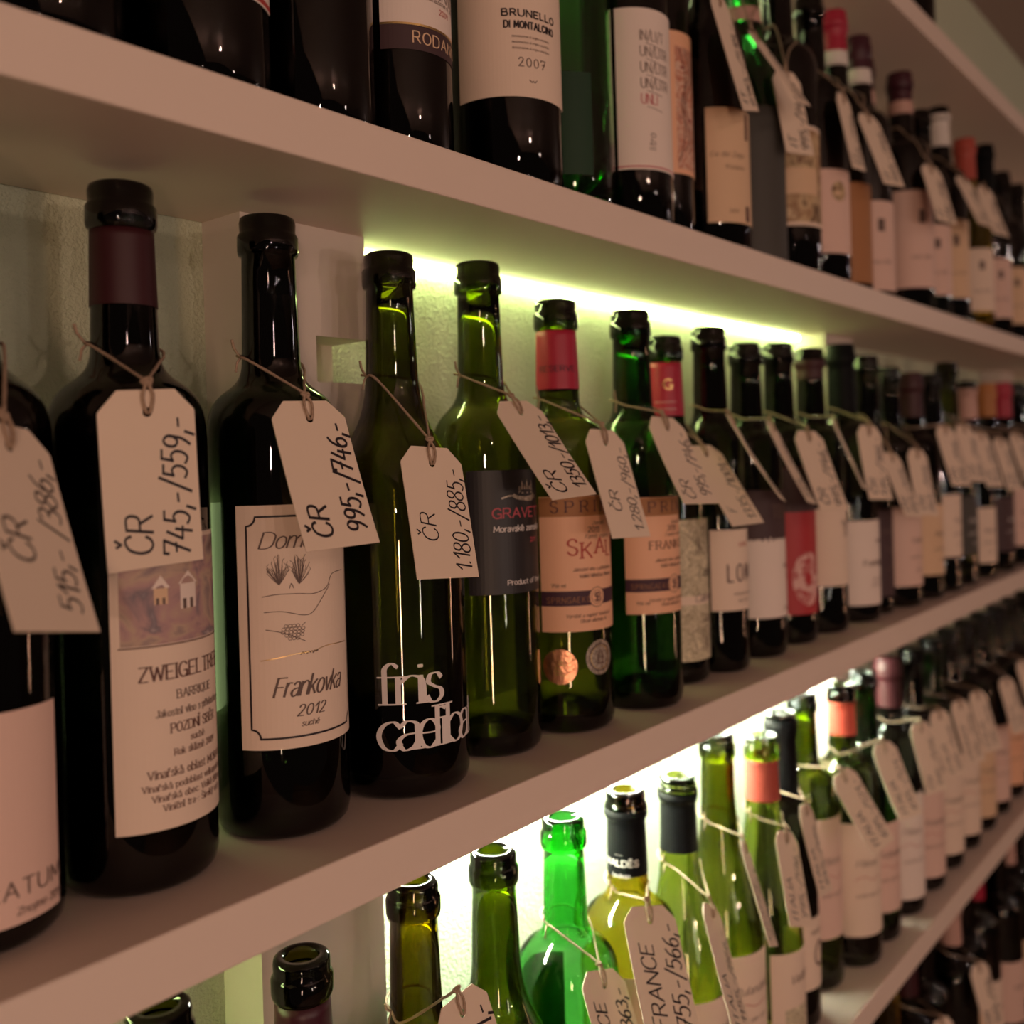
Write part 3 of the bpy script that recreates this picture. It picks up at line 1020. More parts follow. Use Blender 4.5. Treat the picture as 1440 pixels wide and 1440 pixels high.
# two round medals stuck below the label of the red-capped bottle
L = Label('m5', -176, .0010, .040, .041, lab_orange, 'medal_copper')
bpy.data.objects.remove(L.obj)
for (nm, u, v, ru, m, ml, tx) in (('medal', .016, .0455, .0118, copper, 'round copper medal', 'KRÁL'), ('medal', .0455, .0500, .0118, silver, 'round pale medal with dark ring', 'MUVINA')):
    LL = Label.__new__(Label)
    b5 = BOT['m5']
    LL.b, LL.R, LL.t, LL.z0, LL.lay = b5, b5['R'], R_(-178), 0, {}
    LL.obj = b5['root']
    d = LL.ellipse(u, v, ru, ru, m, nm, 0, 32)
    d['label'] = ml
    LL.obj = d
    if m is silver:
        LL.ellipse(u, v, .0092, .0092, ink_purple, 'rim', .0001, 32, .06)
        LL.ellipse(u, v, .0082, .0082, gold, 'relief', .00012, 28, .05)
        LL.lines([[(u - .003, v - .004), (u + .003, v - .004)], [(u - .002, v - .004), (u - .002, v + .002), (u, v + .005), (u + .002, v + .002), (u + .002, v - .004)]], ink_brown, .0004)
    else:
        LL.ellipse(u, v, .0108, .0108, copper, 'rim', .0003, 32, .08)
        LL.lines([[(u - .002 + .0015 * math.cos(k), v + .004 - .0022 * k), (u + .002 + .0015 * math.sin(2 * k), v + .003 - .0022 * k)] for k in range(5)], gold, .0004)
    LL.done()
# lettering on capsules


def cap_text(key, s, th0, z, size, m, gap=2.0, pen=(.09, .06), serif=False):
    b = BOT[key]
    cap = [c for c in b['root'].children if c.name.startswith('capsule')][0]
    r = rad_at(b['prof'], z) + .0007
    mb = MB()
    ls, w_ = text_strokes(s, size, 0, gap, 1.1, serif)
    t = R_(th0)
    ribbon(mb, ls, (size * pen[0], size * pen[1]), lambda u, v: (r * math.cos(t + (u - w_ / 2) / r), r * math.sin(t + (u - w_ / 2) / r), z + v))
    mb.build('lettering', m, cap)


cap_text('m5', 'RESERVE', -143, .2935 - .050, .0038, ink_purple)
cap_text('m7', 'G', -140, .2826 - .044, .0075, gold)
cap_text('m7', '------------', -149, .2826 - .056, .0030, cap_white, .6)
cap_text('m7', '------------', -149, .2826 - .062, .0030, cap_white, .6)

L = Label('m7', -168, .078, .019, .1325, pic_vine)
L.rect(0, .045, .078, .052, lab_cream, 'band')
L.text('Cabernet', .034, .067, .0068, ink, (.06, .03), .3, gap=.9)
L.text('Cabernet Moravia', .030, .047, .0060, ink, (.06, .03), .3, gap=.9)
L.text('Sauvignon', .034, .030, .0070, ink_grey, (.06, .03), .3)
fl = []
for k in range(9):
    u = .030 + .004 * k
    fl.append(catmull([(u, .008), (u + .006 * math.sin(k), .014), (u - .004 * math.cos(k * 2), .021), (u + .004, .027)]))
    fl.append(catmull([(u, .085), (u + .005 * math.cos(k), .092), (u - .004, .100), (u + .003 * math.sin(k), .108)]))
L.lines(fl, ink_grey, .0003)
L.done()

L = Label('m8', -160, .060, .0525, .1205, lab_cream)
L.text('LOMY', .0145, .0245, .0140, ink_purple, (.055, .05), gap=2.0, sx=.55)
L.text('cuvée', .0255, .054, .0034, ink_red, (.06, .05), .1, rot=False)
L.text('moravské zemské', .020, .013, .0022, ink_grey, (.07, .05))
L.text('víno 2011', .024, .007, .0022, ink_grey, (.07, .05))
L.done()

L = Label('m9', -164, .072, .0363, .151, lab_white)
L.rect(0, .074, .072, .1147, lab_plum, 'band')
L.text('TEIN', .027, .090, .0105, ink_grey, (.08, .06), sx=.7)
L.text('Merlot', .040, .044, .0035, ink_grey, (.07, .05))
L.text('2009', .046, .035, .0030, ink_grey, (.07, .05))
L.text('Frankovka', .040, .006, .0030, ink_grey, (.07, .05), serif=True)
mt = [(.0 + .002 * k, .0735 - .0035 * abs(math.sin(k * 1.3)) - .001 * (k % 3)) for k in range(37)]
mbx = L.mb(lab_plum)
f_ = L.map(.00058)
for k in range(36):
    mbx.add([f_(*mt[k]), f_(*mt[k + 1]), f_(mt[k + 1][0], .0755), f_(mt[k][0], .0755)], [(0, 1, 2, 3)])
L.done()

L = Label('m10', -158, .080, .0292, .170, lab_red)
L.ellipse(.026, .034, .017, .026, pic_flower, 'printed_flower', .0001, 24)
for k in range(6):
    a = R_(60 * k + 20)
    L.ellipse(.026 + .010 * math.cos(a), .034 + .015 * math.sin(a), .007, .010, pic_flower, 'petal', .00015 + .00004 * k, 14)
L.ellipse(.026, .034, .0045, .006, lab_red, 'petal', .0005, 12)
L.rect(0, .098, .080, .1405, lab_plum, 'band')
L.done()

L = Label('m11', -157, .068, .0483, .127, lab_cream)
L.text('Pinot', .030, .060, .0060, ink_grey, (.06, .04), .2)
L.text('K', .036, .050, .0140, ink_grey, (.05, .04), serif=True, sx=.7)
L.done()
L = Label('m12', -159, .074, .0191, .1095, lab_white)
L.text('Vinselekt', .036, .066, .0040, ink_grey, (.07, .05))
L.text('František', .018, .042, .0058, ink_grey, (.085, .06), .15)
L.text('víno s přívlastkem', .030, .026, .0026, ink_grey, (.07, .05))
L.text('pozdní sběr 2009', .028, .020, .0026, ink_grey, (.07, .05))
L.text('12', .052, .006, .0034, ink_grey, (.07, .05))
L.done()
L = Label('m13', -160, .055, .020, .118, lab_plum)
L.text('Merlot', .014, .070, .0060, ink_grey, (.06, .04), .2)
L.text('Noir', .018, .050, .0070, ink_grey, (.06, .04), .2)
L.text('2009', .018, .030, .0030, ink_grey, (.07, .05))
L.done()
for k, x, y, R, h, gl, cp, lm, a, b_, words in FAR:
    L = Label(k, -160 + RF.uniform(-12, 10), .074, a, b_, lm)
    H_ = b_ - a
    mm = ink_white if lm in (lab_grey, lab_plum) else ink_grey
    L.text(RF.choice(['Merlot', 'Pinot', 'Cuvée'.replace('é', 'e'), 'Modrý']), .022, H_ * .55, .0055, mm, (.07, .04), .2)
    L.text('pozdní sběr', .020, H_ * .35, .003, mm, (.07, .05))
    L.text('2009', .028, H_ * .18, .003, mm, (.07, .05))
    L.done()

# --- tags of the middle shelf: hole x, y, z, yaw, lean, roll, hole to foot
TAGS = {
    'm0': (.1646, .0151, .1929, .4837, .3882, -.1826, .0726), 'm1': (.2287, .0298, .2076, -.1348, -.0721, .0593, .066), 'm2': (.3156, .0292, .2063, -.119, .3326, .0329, .0667),
    'm3': (.3913, .0199, .1826, -.1184, .2756, -.066, .0634), 'm4': (.4794, .0277, .2124, -.0802, .6211, .0563, .0652), 'm5': (.5579, .0185, .1934, -.0491, .3257, -.0419, .0665),
    'm6': (.6309, .0135, .2034, -.097, .4651, -.0387, .0619), 'm7': (.7198, .0305, .1837, -.1575, .5997, .0208, .0668), 'm8': (.7457, .0184, .2075, .3836, .5043, -.1152, .0726),
    'm9': (.8227, .0192, .2028, .2654, .4306, -.1024, .0709), 'm10': (.9023, .0205, .1953, -.2404, .3776, -.0368, .0713), 'm11': (.9683, .02, .2073, .3, .4, -.1, .066),
    'm12': (1.044, .0148, .201, -.2236, .1697, -.0467, .0694), 'm13': (1.1172, .016, .1723, -.1, .35, -.08, .066), 'm14': (1.1871, .011, .1751, -.2026, .1964, -.0918, .0685),
    'm15': (1.2912, .0085, .2026, -.25, .3, -.04, .067), 'm16': (1.370, .008, .2051, -.25, .3, -.04, .067), 'm17': (1.450, .008, .1957, -.25, .3, -.04, .067), 'm18': (1.545, .006, .1881, -.25, .3, -.04, .067),
    'm19': (1.640, .006, .195, -.25, .3, -.04, .067), 'm20': (1.74, .006, .190, -.25, .3, -.04, .067), 'm21': (1.83, .006, .198, -.25, .3, -.04, .067),
    't8': (.7176, .0056, .5378, .1005, .1773, .27, .0846), 't10': (.7899, .0077, .5327, .055, .5263, .2279, .0677), 't11': (.8462, .008, .5141, -.2, .1, .1, .066),
    't12': (.9776, .0066, .5291, .0385, .1591, .124, .0679), 't13': (1.0538, .0085, .5293, -.1921, .3274, .0722, .075), 't15': (1.2496, .004, .5158, -.25, .3, -.04, .067),
    't17': (1.39, .004, .531, -.2, .43, -.05, .068), 't18': (1.50, .006, .5397, -.25, .3, -.04, .067),
    'c2': (.391, .009, -.1136, 0, .3, .1, .066), 'c4': (.532, .0181, -.1584, .0282, .5811, -.306, .0565), 'c5': (.5722, .0035, -.13, -.3118, .5758, -.2048, .0761),
    'c6': (.6566, .0025, -.1586, .3294, .3661, -.4863, .0761), 'c7': (.7263, .0092, -.1351, .4341, .3313, -.4407, .0684), 'c8': (.8057, .011, -.1517, .0613, .3156, -.3618, .066),
    'c9': (.8493, .0113, -.1406, .1883, .2708, -.2216, .0658), 'c10': (.9401, .0102, -.1339, -.2109, .4961, .1513, .0672), 'c11': (1.05, .01, -.1324, -.2372, .4156, -.0306, .0673),
    'c13': (1.165, .009, -.1367, -.25, .3, -.04, .067), 'c14': (1.235, .009, -.1373, -.25, .3, -.04, .067), 'c15': (1.32, .009, -.1428, -.25, .3, -.04, .067),
    'c16': (1.40, .009, -.1469, -.25, .3, -.04, .067), 'c18': (1.55, .009, -.1571, -.25, .3, -.04, .067), 'c19': (1.655, .009, -.150, -.25, .3, -.04, .067),
}
price_tag('m0', TAGS['m0'], 'blurred foreground price tag reading ČR 515,-/386,- cut by left frame edge', TM, 'ČR', '515,- /386,-', 1, .0110, .0105, .055, l1=(.026, .0195), l2=(.007, .0365))
price_tag('m1', TAGS['m1'], 'price tag reading ČR 745,-/559,- over the village watercolour label', TM, 'ČR', '745,-/559,-', 2, .0110, .0112, .060, l1=(.0055, .0200), l2=(.003, .0360))
price_tag('m2', TAGS['m2'], 'price tag reading ČR 995,-/746,- over the black-framed label', TM, 'ČR', '995,-/746,-', 3, .0105, .0108, .072, l1=(.0055, .0175), l2=(.0065, .0370))
price_tag('m3', TAGS['m3'], 'price tag reading ČR 1.180,-/885,- hanging on the sloping olive bottle', TM, 'ČR', '1.180,-/885,-', 4, .0100, .0110, .045, l1=(.020, .0175), l2=(.0035, .0375))
price_tag('m4', TAGS['m4'], 'strongly tilted price tag reading ČR 1350,-/1013,-', TM, 'ČR', '1350,-/1013,-', 5, .0110, .0113, .060, l1=(.004, .0185), l2=(.006, .0380))
price_tag('m5', TAGS['m5'], 'price tag reading ČR 1.280,-/960,- between the two apricot labels', TM, 'ČR', '1.280,-/960,-', 6, .0095, .0095, .05, l1=(.018, .0190), l2=(.004, .0365))
price_tag('m6', TAGS['m6'], 'price tag reading ČR 995,-/746,- right of the second apricot label', TM, 'ČR', '995,-/746,-', 7, .0100, .0110, .05, l1=(.004, .0180), l2=(.006, .0375))
price_tag('m7', TAGS['m7'], 'tilted price tag half behind another, above the condensed capitals label', TM, 'F', '1335,-/1001,-', 8, .0080, .0105, .055, l1=(.012, .016), l2=(.004, .036))
FT = {'m8': 'price tag seen nearly edge-on in front of the slim dark bottle', 'm9': 'narrow price tag left of the crimson label', 'm10': 'broad blurred price tag just above and right of the crimson label',
      'm11': 'price tag seen edge-on right of the crimson label', 'm12': 'square-set price tag above the low white label', 'm13': 'blurred price tag on the plum-labelled bottle',
      'm14': 'blurred price tag right of the plum label', 'm15': 'blurred price tag on the bottle with tan label', 'm16': 'blurred price tag left of the tallest far neck',
      'm17': 'blurred price tag on the tallest far green bottle', 'm18': 'blurred price tag under the pale blush capsule', 'm19': 'blurred price tag under the brownish orange capsule',
      'm20': 'blurred price tag under the far dark red capsule, middle shelf', 'm21': 'blurred price tag at the right frame edge, middle shelf'}
for i, (k, lb) in enumerate(FT.items()):
    price_tag(k, TAGS[k], lb, TM, 'ČR', RF.choice(['995,-/746,-', '745,-/559,-', '615,-/461,-', '515,-/386,-']), 20 + i, tail=False, pen=.07)

# ================================================================== upper shelf
TOP = [  # key, x, y, R, h, shape, glass, capsule, words
    ('t1', .196, .05, .0355, .31, 'bordeaux', 'black', None, 'leftmost black bottle foot on the upper shelf, no label in view'),
    ('t2', .270, .048, .0345, .31, 'bordeaux', 'black', None, 'black bottle with red-edged white label tip, upper shelf left'),
    ('t3', .340, .050, .0335, .31, 'bordeaux', 'black', None, 'wide unlabelled black bottle right of the red-edged label, upper shelf'),
    ('t4', .4065, .052, .031, .31, 'bordeaux', 'black', None, 'dark bottle with pale label ending in a maroon band, upper shelf'),
    ('t5', .4965, .046, .036, .31, 'bordeaux', 'black', None, 'black bottle with large cream label of black capitals and year 2007'),
    ('t6', .576, .060, .037, .31, 'slope', 'emerald', None, 'bright green glass bottle with dark back label showing through, upper shelf'),
    ('t7', .640, .045, .0325, .31, 'bordeaux', 'dark', None, 'dark bottle with tall white label of stacked grey and red words'),
    ('t8', .700, .056, .029, .31, 'bordeaux', 'black', None, 'bottle with apricot label and rust red ink drawing, upper shelf'),
    ('t9', .766, .045, .034, .31, 'slope', 'black', None, 'black sloping bottle with narrow tan label, upper shelf'),
    ('t10', .842, .048, .035, .33, 'flute', 'deep_emerald', None, 'slender green fluted bottle with dark wrap label and white neck band'),
    ('t11', .925, .05, .036, .32, 'bordeaux', 'black', None, 'black bottle with brown framed label, upper shelf'),
    ('t12', .995, .046, .034, .30, 'bordeaux', 'black', None, 'black bottle with small pictorial label, upper shelf, left of the red capsule'),
    ('t13', 1.068, .050, .034, .31, 'bordeaux', 'black', (.060, 0, cap_red, cap_white, .044, .060), 'bottle with bright red capsule and white neck band, brown label'),
    ('t14', 1.140, .050, .034, .305, 'bordeaux', 'black', (.056, 0, cap_plum, cap_white, .038, .055), 'bottle with near-black capsule and white neck band, blush label'),
    ('t14b', 1.208, .070, .030, .305, 'bordeaux', 'black', (.056, 0, cap_claret, cap_blush, .038, .055), 'bottle set back with claret capsule and pale neck band'),
    ('t15', 1.27, .045, .034, .30, 'bordeaux', 'black', (.052, 0, cap_plum, cap_blush, .036, .052), 'bottle with plum capsule, upper shelf, right of the banded necks'),
    ('t16', 1.35, .047, .034, .275, 'bordeaux', 'dark', None, 'shorter bottle between plum capsule and white foil neck, upper shelf'),
    ('t17', 1.43, .046, .034, .30, 'bordeaux', 'black', (.055, .012, cap_white), 'bottle with white foil neck and dark rim, upper shelf'),
    ('t18', 1.555, .046, .034, .285, 'bordeaux', 'amber', (.06, 0, cap_brick), 'bottle with brick red capsule, upper shelf, far right'),
    ('t19', 1.66, .046, .034, .30, 'bordeaux', 'black', (.07, 0, cap_black), 'bottle with tall black capsule, upper shelf, far right'),
    ('t20', 1.76, .046, .034, .28, 'bordeaux', 'black', None, 'last bottle but one on the upper shelf, plain neck'),
    ('t21', 1.86, .046, .034, .28, 'bordeaux', 'dark', None, 'last bottle on the upper shelf at the right frame edge'),
]
for k, x, y, R, h, sh, gl, cp, words in TOP:
    bottle(k, x, y, S, R, h, sh, gl, words, GT, cp)
L = Label('t2', -150, .062, .0455, .13, lab_white)
L.rect(0, .001, .062, .0035, ink_red, 'band')
L.done()
L = Label('t4', -152, .070, .0735, .16, lab_white)
L.text('ZANOBI', .034, .0185, .0060, ink_grey, (.05, .04), sx=.8)
L.text('denominazione di origine', .020, .0155, .0024, ink_grey, (.06, .05))
L.text('2009', .036, .010, .003, ink_red, (.06, .05))
L.rect(0, .0, .070, .0012, gold, 'band')
L.done()
L = Label('t4', -152, .070, .060, .0733, lab_plum)
L.text('RODANO', .018, .004, .0062, lab_tan, (.07, .055), gap=2, sx=.9)
L.done()
L = Label('t5', -192, .084, .0545, .135, lab_cream)
L.text('BRUNELLO', .0500, .0490, .0040, ink, (.12, .11), gap=2.6, sx=1.15, align='c')
L.text('DI MONTALCINO', .0500, .0418, .0040, ink, (.12, .11), gap=2.6, sx=1.15, align='c', width=.035)
for q in (.036, .0325, .029):
    L.text('denominazione di origine controllata', .0500, q, .0013, ink_grey, (.06, .05), align='c', width=.026)
L.text('2007', .0500, .0185, .0052, ink_grey, (.06, .05), gap=2.6, align='c')
L.lines([catmull([(.0475, .0105), (.0490, .0092), (.0500, .0100), (.0510, .0092), (.0525, .0105)])], ink_grey, .0003)
L.rect(0, .0795, .084, .0812, gold, 'band')
L.done()
L = Label('t6', -144, .022, .0262, .096, mat('label_bottle_green', (.004, .035, .012), .6), text='dark green back label')
L = Label('t7', -161, .066, .0412, .158, lab_white)
for i, (s, m) in enumerate([('UNLI', ink_rose), ('UN/LITR', ink_grey), ('UN/LITR', ink_grey), ('UN/LITR', ink_grey), ('IN/LI/T', ink_grey)]):
    L.text(s, .018, .0475 + .0115 * i, .0070, m, (.045, .04), gap=1.1, sx=.62)
    L.lines([[(.0225, .0455 + .0115 * i), (.036, .043 + .0115 * i)]], ink_grey, .0002)
L.text('litro', .0285, .014, .0052, ink_grey, (.06, .05), .1, rot=True)
L.rect(0, .0016, .066, .0026, ink_rose, 'rule')
L.done()
L = Label('t8', -152, .074, .0543, .166, lab_orange)
L.rect(.018, .004, .073, .100, pic_rose, 'picture')
fl = [catmull([(.020 + .006 * k, .01 + .01 * math.sin(k)), (.026 + .005 * k, .03), (.020 + .006 * k + .006 * math.cos(k * 2), .055), (.028 + .005 * k, .08), (.022 + .006 * k, .098)]) for k in range(8)]
L.lines(fl, ink_brown, .0005)
L.done()
L = Label('t9', -155, .055, .0238, .118, lab_tan)
L.rect(.038, .070, .043, .092, ink_brown, 'band')
L.rect(.036, .002, .042, .015, ink_brown, 'band')
L.text('Ca dei Zago', .034, .054, .0040, ink_grey, (.05, .04), .3, align='r')
L.text('frizzante', .034, .044, .0034, ink_grey, (.05, .04), .3, align='r')
L.text('2009', .018, .008, .0030, ink_grey, (.05, .04))
L.done()
L = Label('t10', -190, .110, .004, .140, lab_grey, text='dark wrap label')
L = Label('t10', -190, .100, .232, .246, lab_blush if 'lab_blush' in globals() else lab_pink)
bpy.data.objects.remove(L.obj)
mb = MB()
b = BOT['t10']
pr = [(rad_at(b['prof'], z) + .0004, z) for z in (.222, .229, .236)]
mb.lathe(pr + [(r - .0003, z) for r, z in reversed(pr)] + [pr[0]], 40)
mb.build('neck_band', cap_blush, b['root'], True)
L = Label('t11', -190, .098, .048, .143, pic_brown)
for (a, b_, c, d) in ((0, 0, .098, .0035), (0, .0915, .098, .095), (0, 0, .003, .095), (.095, 0, .098, .095)):
    L.rect(a, b_, c, d, lab_cream, 'border', .0001)
L.text('BAROLO', .046, .060, .0085, ink_brown, (.08, .05), serif=True, rot=True)
L.rect(.02, .03, .06, .055, lab_tan, 'band', .0001)
L.done()
L = Label('t12', -175, .090, .032, .116, lab_pink)
L.ellipse(.036, .062, .009, .010, pic_brown, 'picture')
L.ellipse(.034, .060, .004, .003, lab_tan, 'picture', .0002)
L.done()
for k, lm, a, b_, wd_ in [('t13', lab_brown, .012, .118, .09), ('t14', lab_pink, .012, .112, .09), ('t14b', lab_brown, .01, .10, .07), ('t15', lab_pink, .03, .148, .09), ('t16', lab_pink, .03, .12, .08),
                          ('t17', lab_tan, .035, .14, .08), ('t18', lab_cream, .03, .12, .08), ('t19', lab_pink, .03, .12, .08), ('t20', lab_tan, .03, .12, .08), ('t21', lab_pink, .03, .12, .08)]:
    L = Label(k, -195, wd_, a, b_, lm)
    if lm is not lab_brown:
        L.rect(wd_ * .42, (b_ - a) * .66, wd_ * .52, (b_ - a) * .80, ink_grey, 'emblem')
        L.text('rosso 2009', wd_ * .30, (b_ - a) * .3, .004, ink_grey, (.06, .05))
    L.done()
TTL = {'t8': 'price tag hanging from the apricot drawing bottle, seen edge-on', 't10': 'price tag tilted across the green fluted bottle', 't11': 'price tag peeking below another, over the brown framed label',
       't12': 'left of two slanting tags below the bright red capsule', 't13': 'right of two slanting tags below the bright red capsule', 't15': 'blurred price tag below the plum capsule, upper shelf',
       't17': 'blurred price tag below the white foil neck', 't18': 'blurred price tag below the brick red capsule'}
for i, (k, lb) in enumerate(TTL.items()):
    price_tag(k, TAGS[k], lb, TT, 'IT', RF.choice(['995,-/746,-', '690,-/518,-']), 60 + i, tail=False, pen=.07)
bottle('z0', 1.35, .06, 2 * S, .036, .27, 'bordeaux', 'black', 'lone dark bottle foot on the topmost shelf at the upper right', 'wine bottles on the topmost shelf')

# ================================================================== lower shelf
LOW = [
    ('c0', .2375, .035, .2954, 'bordeaux', 'olive', None, 'leftmost olive bottle rim peeking from under the shelf at the bottom edge'),
    ('c1', .3172, .035, .2861, 'bordeaux', 'olive', (.075, .0215, cap_plum), 'olive-rimmed bottle with plum foil, bottom left in front of the pilaster'),
    ('c2', .3967, .0355, .2973, 'round', 'honey', None, 'backlit brown-olive bottle, rim touching the shelf edge, left of the bright wall'),
    ('c3', .4667, .0345, .2917, 'slope', 'moss_deep', None, 'backlit moss green sloping bottle, left of the vivid green one'),
    ('c4', .5395, .035, .2913, 'bordeaux', 'emerald', None, 'vivid emerald backlit bottle with dark back label'),
    ('c5', .617, .035, .2887, 'bordeaux', 'amber', (.060, .013, cap_black), 'yellow backlit bottle with black capsule'),
    ('c6', .6921, .035, .2797, 'flute', 'lime', (.058, .012, cap_black), 'lime green screw-neck bottle with short black collar'),
    ('c7', .7587, .035, .2981, 'flute', 'straw', None, 'tall olive fluted bottle rising up to the shelf edge'),
    ('c8', .822, .032, .2834, 'flute', 'lime', (.056, .020, cap_brick), 'lime green fluted bottle with brick red collar'),
    ('c9', .8853, .030, .2896, 'bordeaux', 'dark', (.075, .006, cap_black), 'dark bottle with black neck behind the brick red collar'),
    ('c10', .967, .0340, .2912, 'bordeaux', 'moss_deep', None, 'green bottle with bare green neck, left of the coral capsule'),
    ('c11', 1.0356, .0345, .2875, 'bordeaux', 'moss_deep', (.052, .018, cap_coral), 'green bottle with coral red capsule'),
    ('c12', 1.10, .033, .29, 'bordeaux', 'green', None, 'dark green bare-necked bottle right of the coral capsule'),
    ('c13', 1.18, .034, .29, 'bordeaux', 'dark', (.055, 0, cap_claret), 'blurred bottle with claret capsule, lower shelf'),
    ('c14', 1.26, .034, .29, 'bordeaux', 'dark', None, 'blurred dark bottle right of the claret capsule, lower shelf'),
    ('c15', 1.34, .034, .29, 'bordeaux', 'green', None, 'blurred green bottle, third right of the claret capsule'.replace('third', 'second'), ),
    ('c16', 1.42, .034, .29, 'bordeaux', 'dark', None, 'blurred bottle with cream label, third right of the claret capsule'),
    ('c17', 1.50, .034, .29, 'bordeaux', 'dark', None, 'blurred bottle with tan label, fourth right of the claret capsule'),
    ('c18', 1.58, .034, .29, 'bordeaux', 'black', None, 'blurred bottle with blush label low on the right, lower shelf'),
    ('c19', 1.67, .034, .29, 'bordeaux', 'dark', None, 'blurred bottle with apricot label near the right frame edge'),
    ('c20', 1.76, .034, .29, 'bordeaux', 'black', None, 'blurred bottle last but one on the lower shelf'),
    ('c21', 1.85, .034, .29, 'bordeaux', 'dark', None, 'last blurred bottle on the lower shelf at the frame edge'),
]
for k, x, R, h, sh, gl, cp, words in LOW:
    bottle(k, x, {'c8': .040, 'c10': .064}.get(k, .05), -S, R, h, sh, gl, words, GC, cp)
# screw threads on the two collar bottles
for k in ('c6', 'c8'):
    b = BOT[k]
    mb = MB()
    h = b['h']
    pts = [(.0150 * math.cos(t * .5), .0150 * math.sin(t * .5), h - .003 - .0045 * t / 12.6) for t in range(0, 38)]
    mb.tube(pts, .0007, 6)
    mb.build('screw_thread', GL['lime'], b['root'], True)
L = Label('c4', 41, .056, .100, .184, lab_green, text='dark green back label seen through glass')
L.done()
L = Label('c5', -160, .080, .085, .166, lab_tan)
L.text('Gran Reserva', .020, .06, .006, ink_brown, (.07, .04), serif=True)
L.done()
cap_text('c5', 'VALDÉS', -165, .2887 - .052, .0042, ink_white, pen=(.12, .10))
cap_text('c5', 'bodega', -165, .2887 - .060, .0026, ink_white)
cap_text('c5', '----', -172, .2887 - .045, .0022, ink_white)
for k, th0, wd_, a, b_, lm in [('c6', -160, .085, .04, .115, lab_cream), ('c7', -160, .08, .04, .124, lab_cream), ('c8', -150, .08, .02, .1019, lab_cream), ('c9', -148, .07, .0385, .1032, lab_cream),
                               ('c10', -155, .08, .0524, .171, lab_pink), ('c11', -165, .085, .0336, .15, lab_cream), ('c12', -165, .08, .034, .13, lab_pink), ('c13', -165, .08, .02, .14, lab_white),
                               ('c14', -165, .08, .018, .12, lab_pink), ('c15', -165, .08, .02, .125, lab_cream), ('c16', -165, .08, .02, .13, lab_cream), ('c17', -165, .08, .02, .12, lab_tan),
                               ('c18', -165, .08, .02, .13, lab_pink), ('c19', -165, .08, .02, .13, lab_orange), ('c20', -165, .08, .02, .12, lab_pink), ('c21', -165, .08, .02, .12, lab_brown)]:
    L = Label(k, th0, wd_, a, b_, lm)
    H_ = b_ - a
    if k == 'c9':
        L.ellipse(.034, .030, .010, .012, ink_brown, 'emblem', .0001, 24, .22)
        L.text('Riesling', .020, .05, .004, ink_grey, (.06, .04), .2)
    elif k == 'c8':
        L.text('Veltlín', .018, .055, .0070, ink_grey, (.06, .03), .35)
        L.rect(.012, .012, .040, .034, pic_vine, 'picture')
    else:
        L.text(RF.choice(['Pálava', 'Rulandské', 'Chardonnay']), .014, H_ * .62, .0062, ink_grey, (.06, .03), .3)
        L.text('pozdní sběr 2011', .014, H_ * .35, .003, ink_grey, (.06, .04))
        L.lines([catmull([(.012, H_ * .5), (.022, H_ * .53), (.034, H_ * .49), (.046, H_ * .52)])], ink_red, .0003)
    L.done()
price_tag('c2', TAGS['c2'], 'price tag corner at the bottom edge below the brown-olive bottle', TC, 'FRANCE', '615,-/461,-', 40, .0100, .0110, .07, l1=(.006, .018), l2=(.006, .037))
price_tag('c4', TAGS['c4'], 'price tag reading 863,- hanging on the vivid emerald bottle', TC, 'FRANCE', '1150,-/863,-', 41, .0095, .0105, .07, l1=(.002, .0165), l2=(-.002, .0355))
price_tag('c5', TAGS['c5'], 'price tag reading FRANCE 755,-/566,- on the yellow bottle', TC, 'FRANCE', '755,-/566,-', 42, .0105, .0115, .06, l1=(.012, .0185), l2=(.010, .0370))
CT = {'c6': ('narrow slanting tag on the lime screw-neck bottle', '1155,-/866,-'), 'c7': ('slim tag seen nearly edge-on on the tall olive bottle', '855,-/641,-'), 'c8': ('tag with two handwritten lines left of the dark bottle', '795,-/596,-'),
      'c9': ('tag on the dark bottle beside the brick red collar', '645,-/484,-'), 'c10': ('large warm-lit tag slanting below the coral capsule', '695,-/521,-'), 'c11': ('blurred tag right of the warm-lit slanting tag', '695,-/521,-'),
      'c13': ('blurred tag under the claret capsule, lower shelf', '595,-/446,-'), 'c14': ('blurred tag on first bottle right of the claret capsule', '595,-/446,-'), 'c15': ('blurred tag on second bottle right of the claret capsule', '595,-/446,-'),
      'c16': ('blurred tag on third bottle right of the claret capsule', '595,-/446,-'), 'c18': ('blurred tag second from the right on the lower shelf', '595,-/446,-'), 'c19': ('rightmost blurred tag on the lower shelf', '595,-/446,-')}
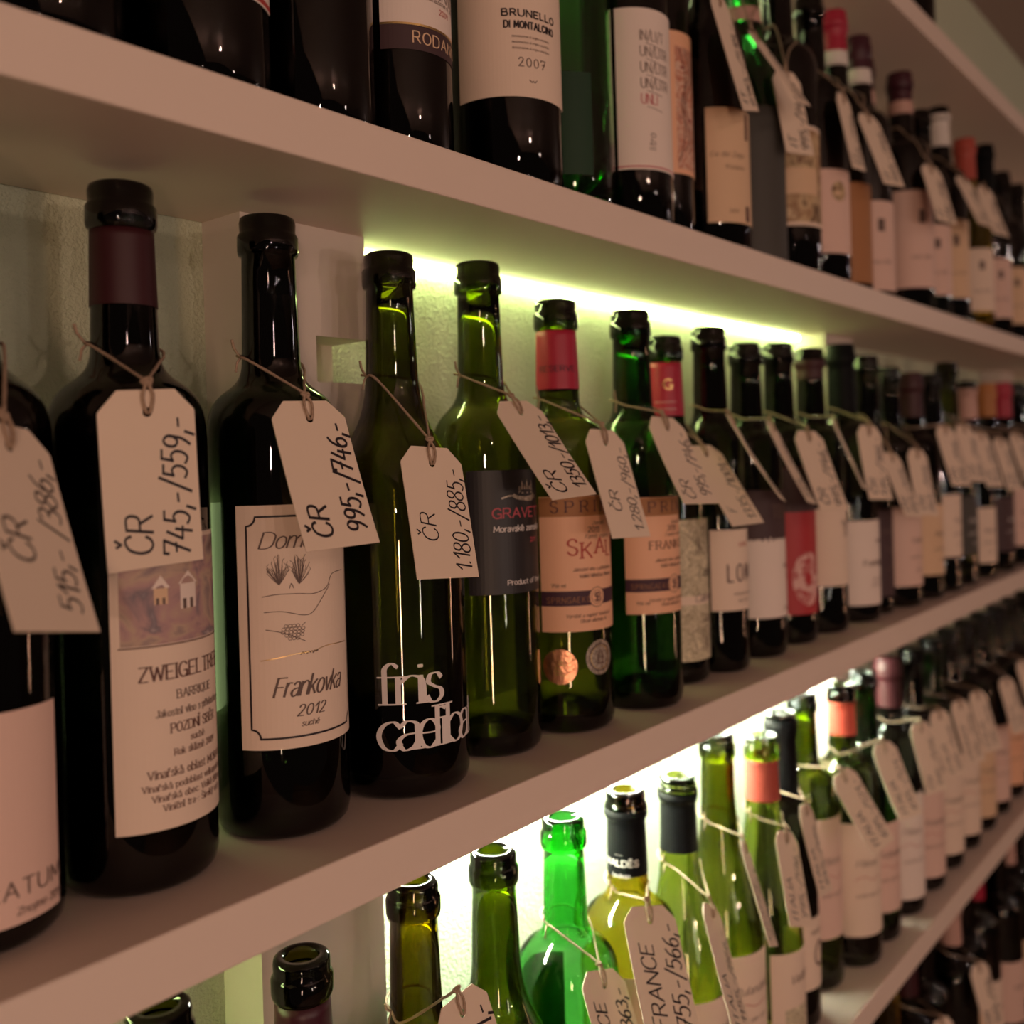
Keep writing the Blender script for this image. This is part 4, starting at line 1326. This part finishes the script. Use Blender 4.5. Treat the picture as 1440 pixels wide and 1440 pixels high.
for i, (k, (lb, pr_)) in enumerate(CT.items()):
    price_tag(k, TAGS[k], lb, TC, RF.choice(['FRANCE', 'ITALIA', 'ČR']), pr_, 80 + i, .0090, .0095, .06, l1=(.005, .018), l2=(.006, .036), tail=(k in ('c6', 'c7', 'c8', 'c9', 'c10')))

# ================================================================== lowest shelf: bottles standing in the dark
DK = [(.90, 'black', None, 'black bottle'), (.98, 'dark', (.06, 0, cap_red), 'red capsule'), (1.06, 'black', None, ''), (1.14, 'amber', None, 'amber bottle'), (1.22, 'black', (.06, 0, cap_claret), 'claret capsule'),
      (1.30, 'black', None, ''), (1.38, 'dark', (.06, 0, cap_blush), 'blush capsule'), (1.46, 'black', None, ''), (1.54, 'black', (.06, 0, cap_red), 'red capsule'), (1.62, 'dark', None, ''), (1.70, 'black', (.06, 0, cap_blush), ''), (1.78, 'black', None, '')]
WDS = ['leftmost dark bottle on the lowest shelf below the lower shelf edge', 'dark bottle with red capsule beneath the lower shelf edge', 'black bottle right of the red capsule on the lowest shelf',
       'amber bottle in the dark lowest row', 'bottle with claret capsule in the dark lowest row', 'black bottle right of the claret capsule in the lowest row',
       'bottle with blush capsule in the dark lowest row', 'black bottle right of the blush capsule in the lowest row', 'second red-capsuled bottle in the dark lowest row', 'dark bottle, third from the right end of the lowest row',
       'bottle with blush capsule, second from the right end of the lowest row', 'rightmost bottle of the dark lowest row']
for i, (x, gl, cp, w_) in enumerate(DK):
    k = 'd%d' % i
    bottle(k, x, .048 + .006 * (i % 3), -2 * S, .034, .29, 'bordeaux', gl, WDS[i], 'wine bottles on the lowest shelf', cp)
    L = Label(k, -165, .08, .03, .12, [lab_pink, lab_tan, lab_cream][i % 3])
    L.text('Merlot', .02, .05, .006, ink_grey, (.06, .04), .2)
    L.done()
DT = {'d2': 'tag hanging left in the dark lowest row', 'd4': 'tag under the claret capsule in the lowest row', 'd6': 'tag under the blush capsule in the lowest row'}
for i, (k, lb) in enumerate(DT.items()):
    b = BOT[k]
    price_tag(k, (b['x'] - .01, .009, -2 * S + .205, -.25, .3, -.04, .067), lb, 'price tags on the lowest shelf', 'ČR', '445,-/334,-', 95 + i, tail=False)
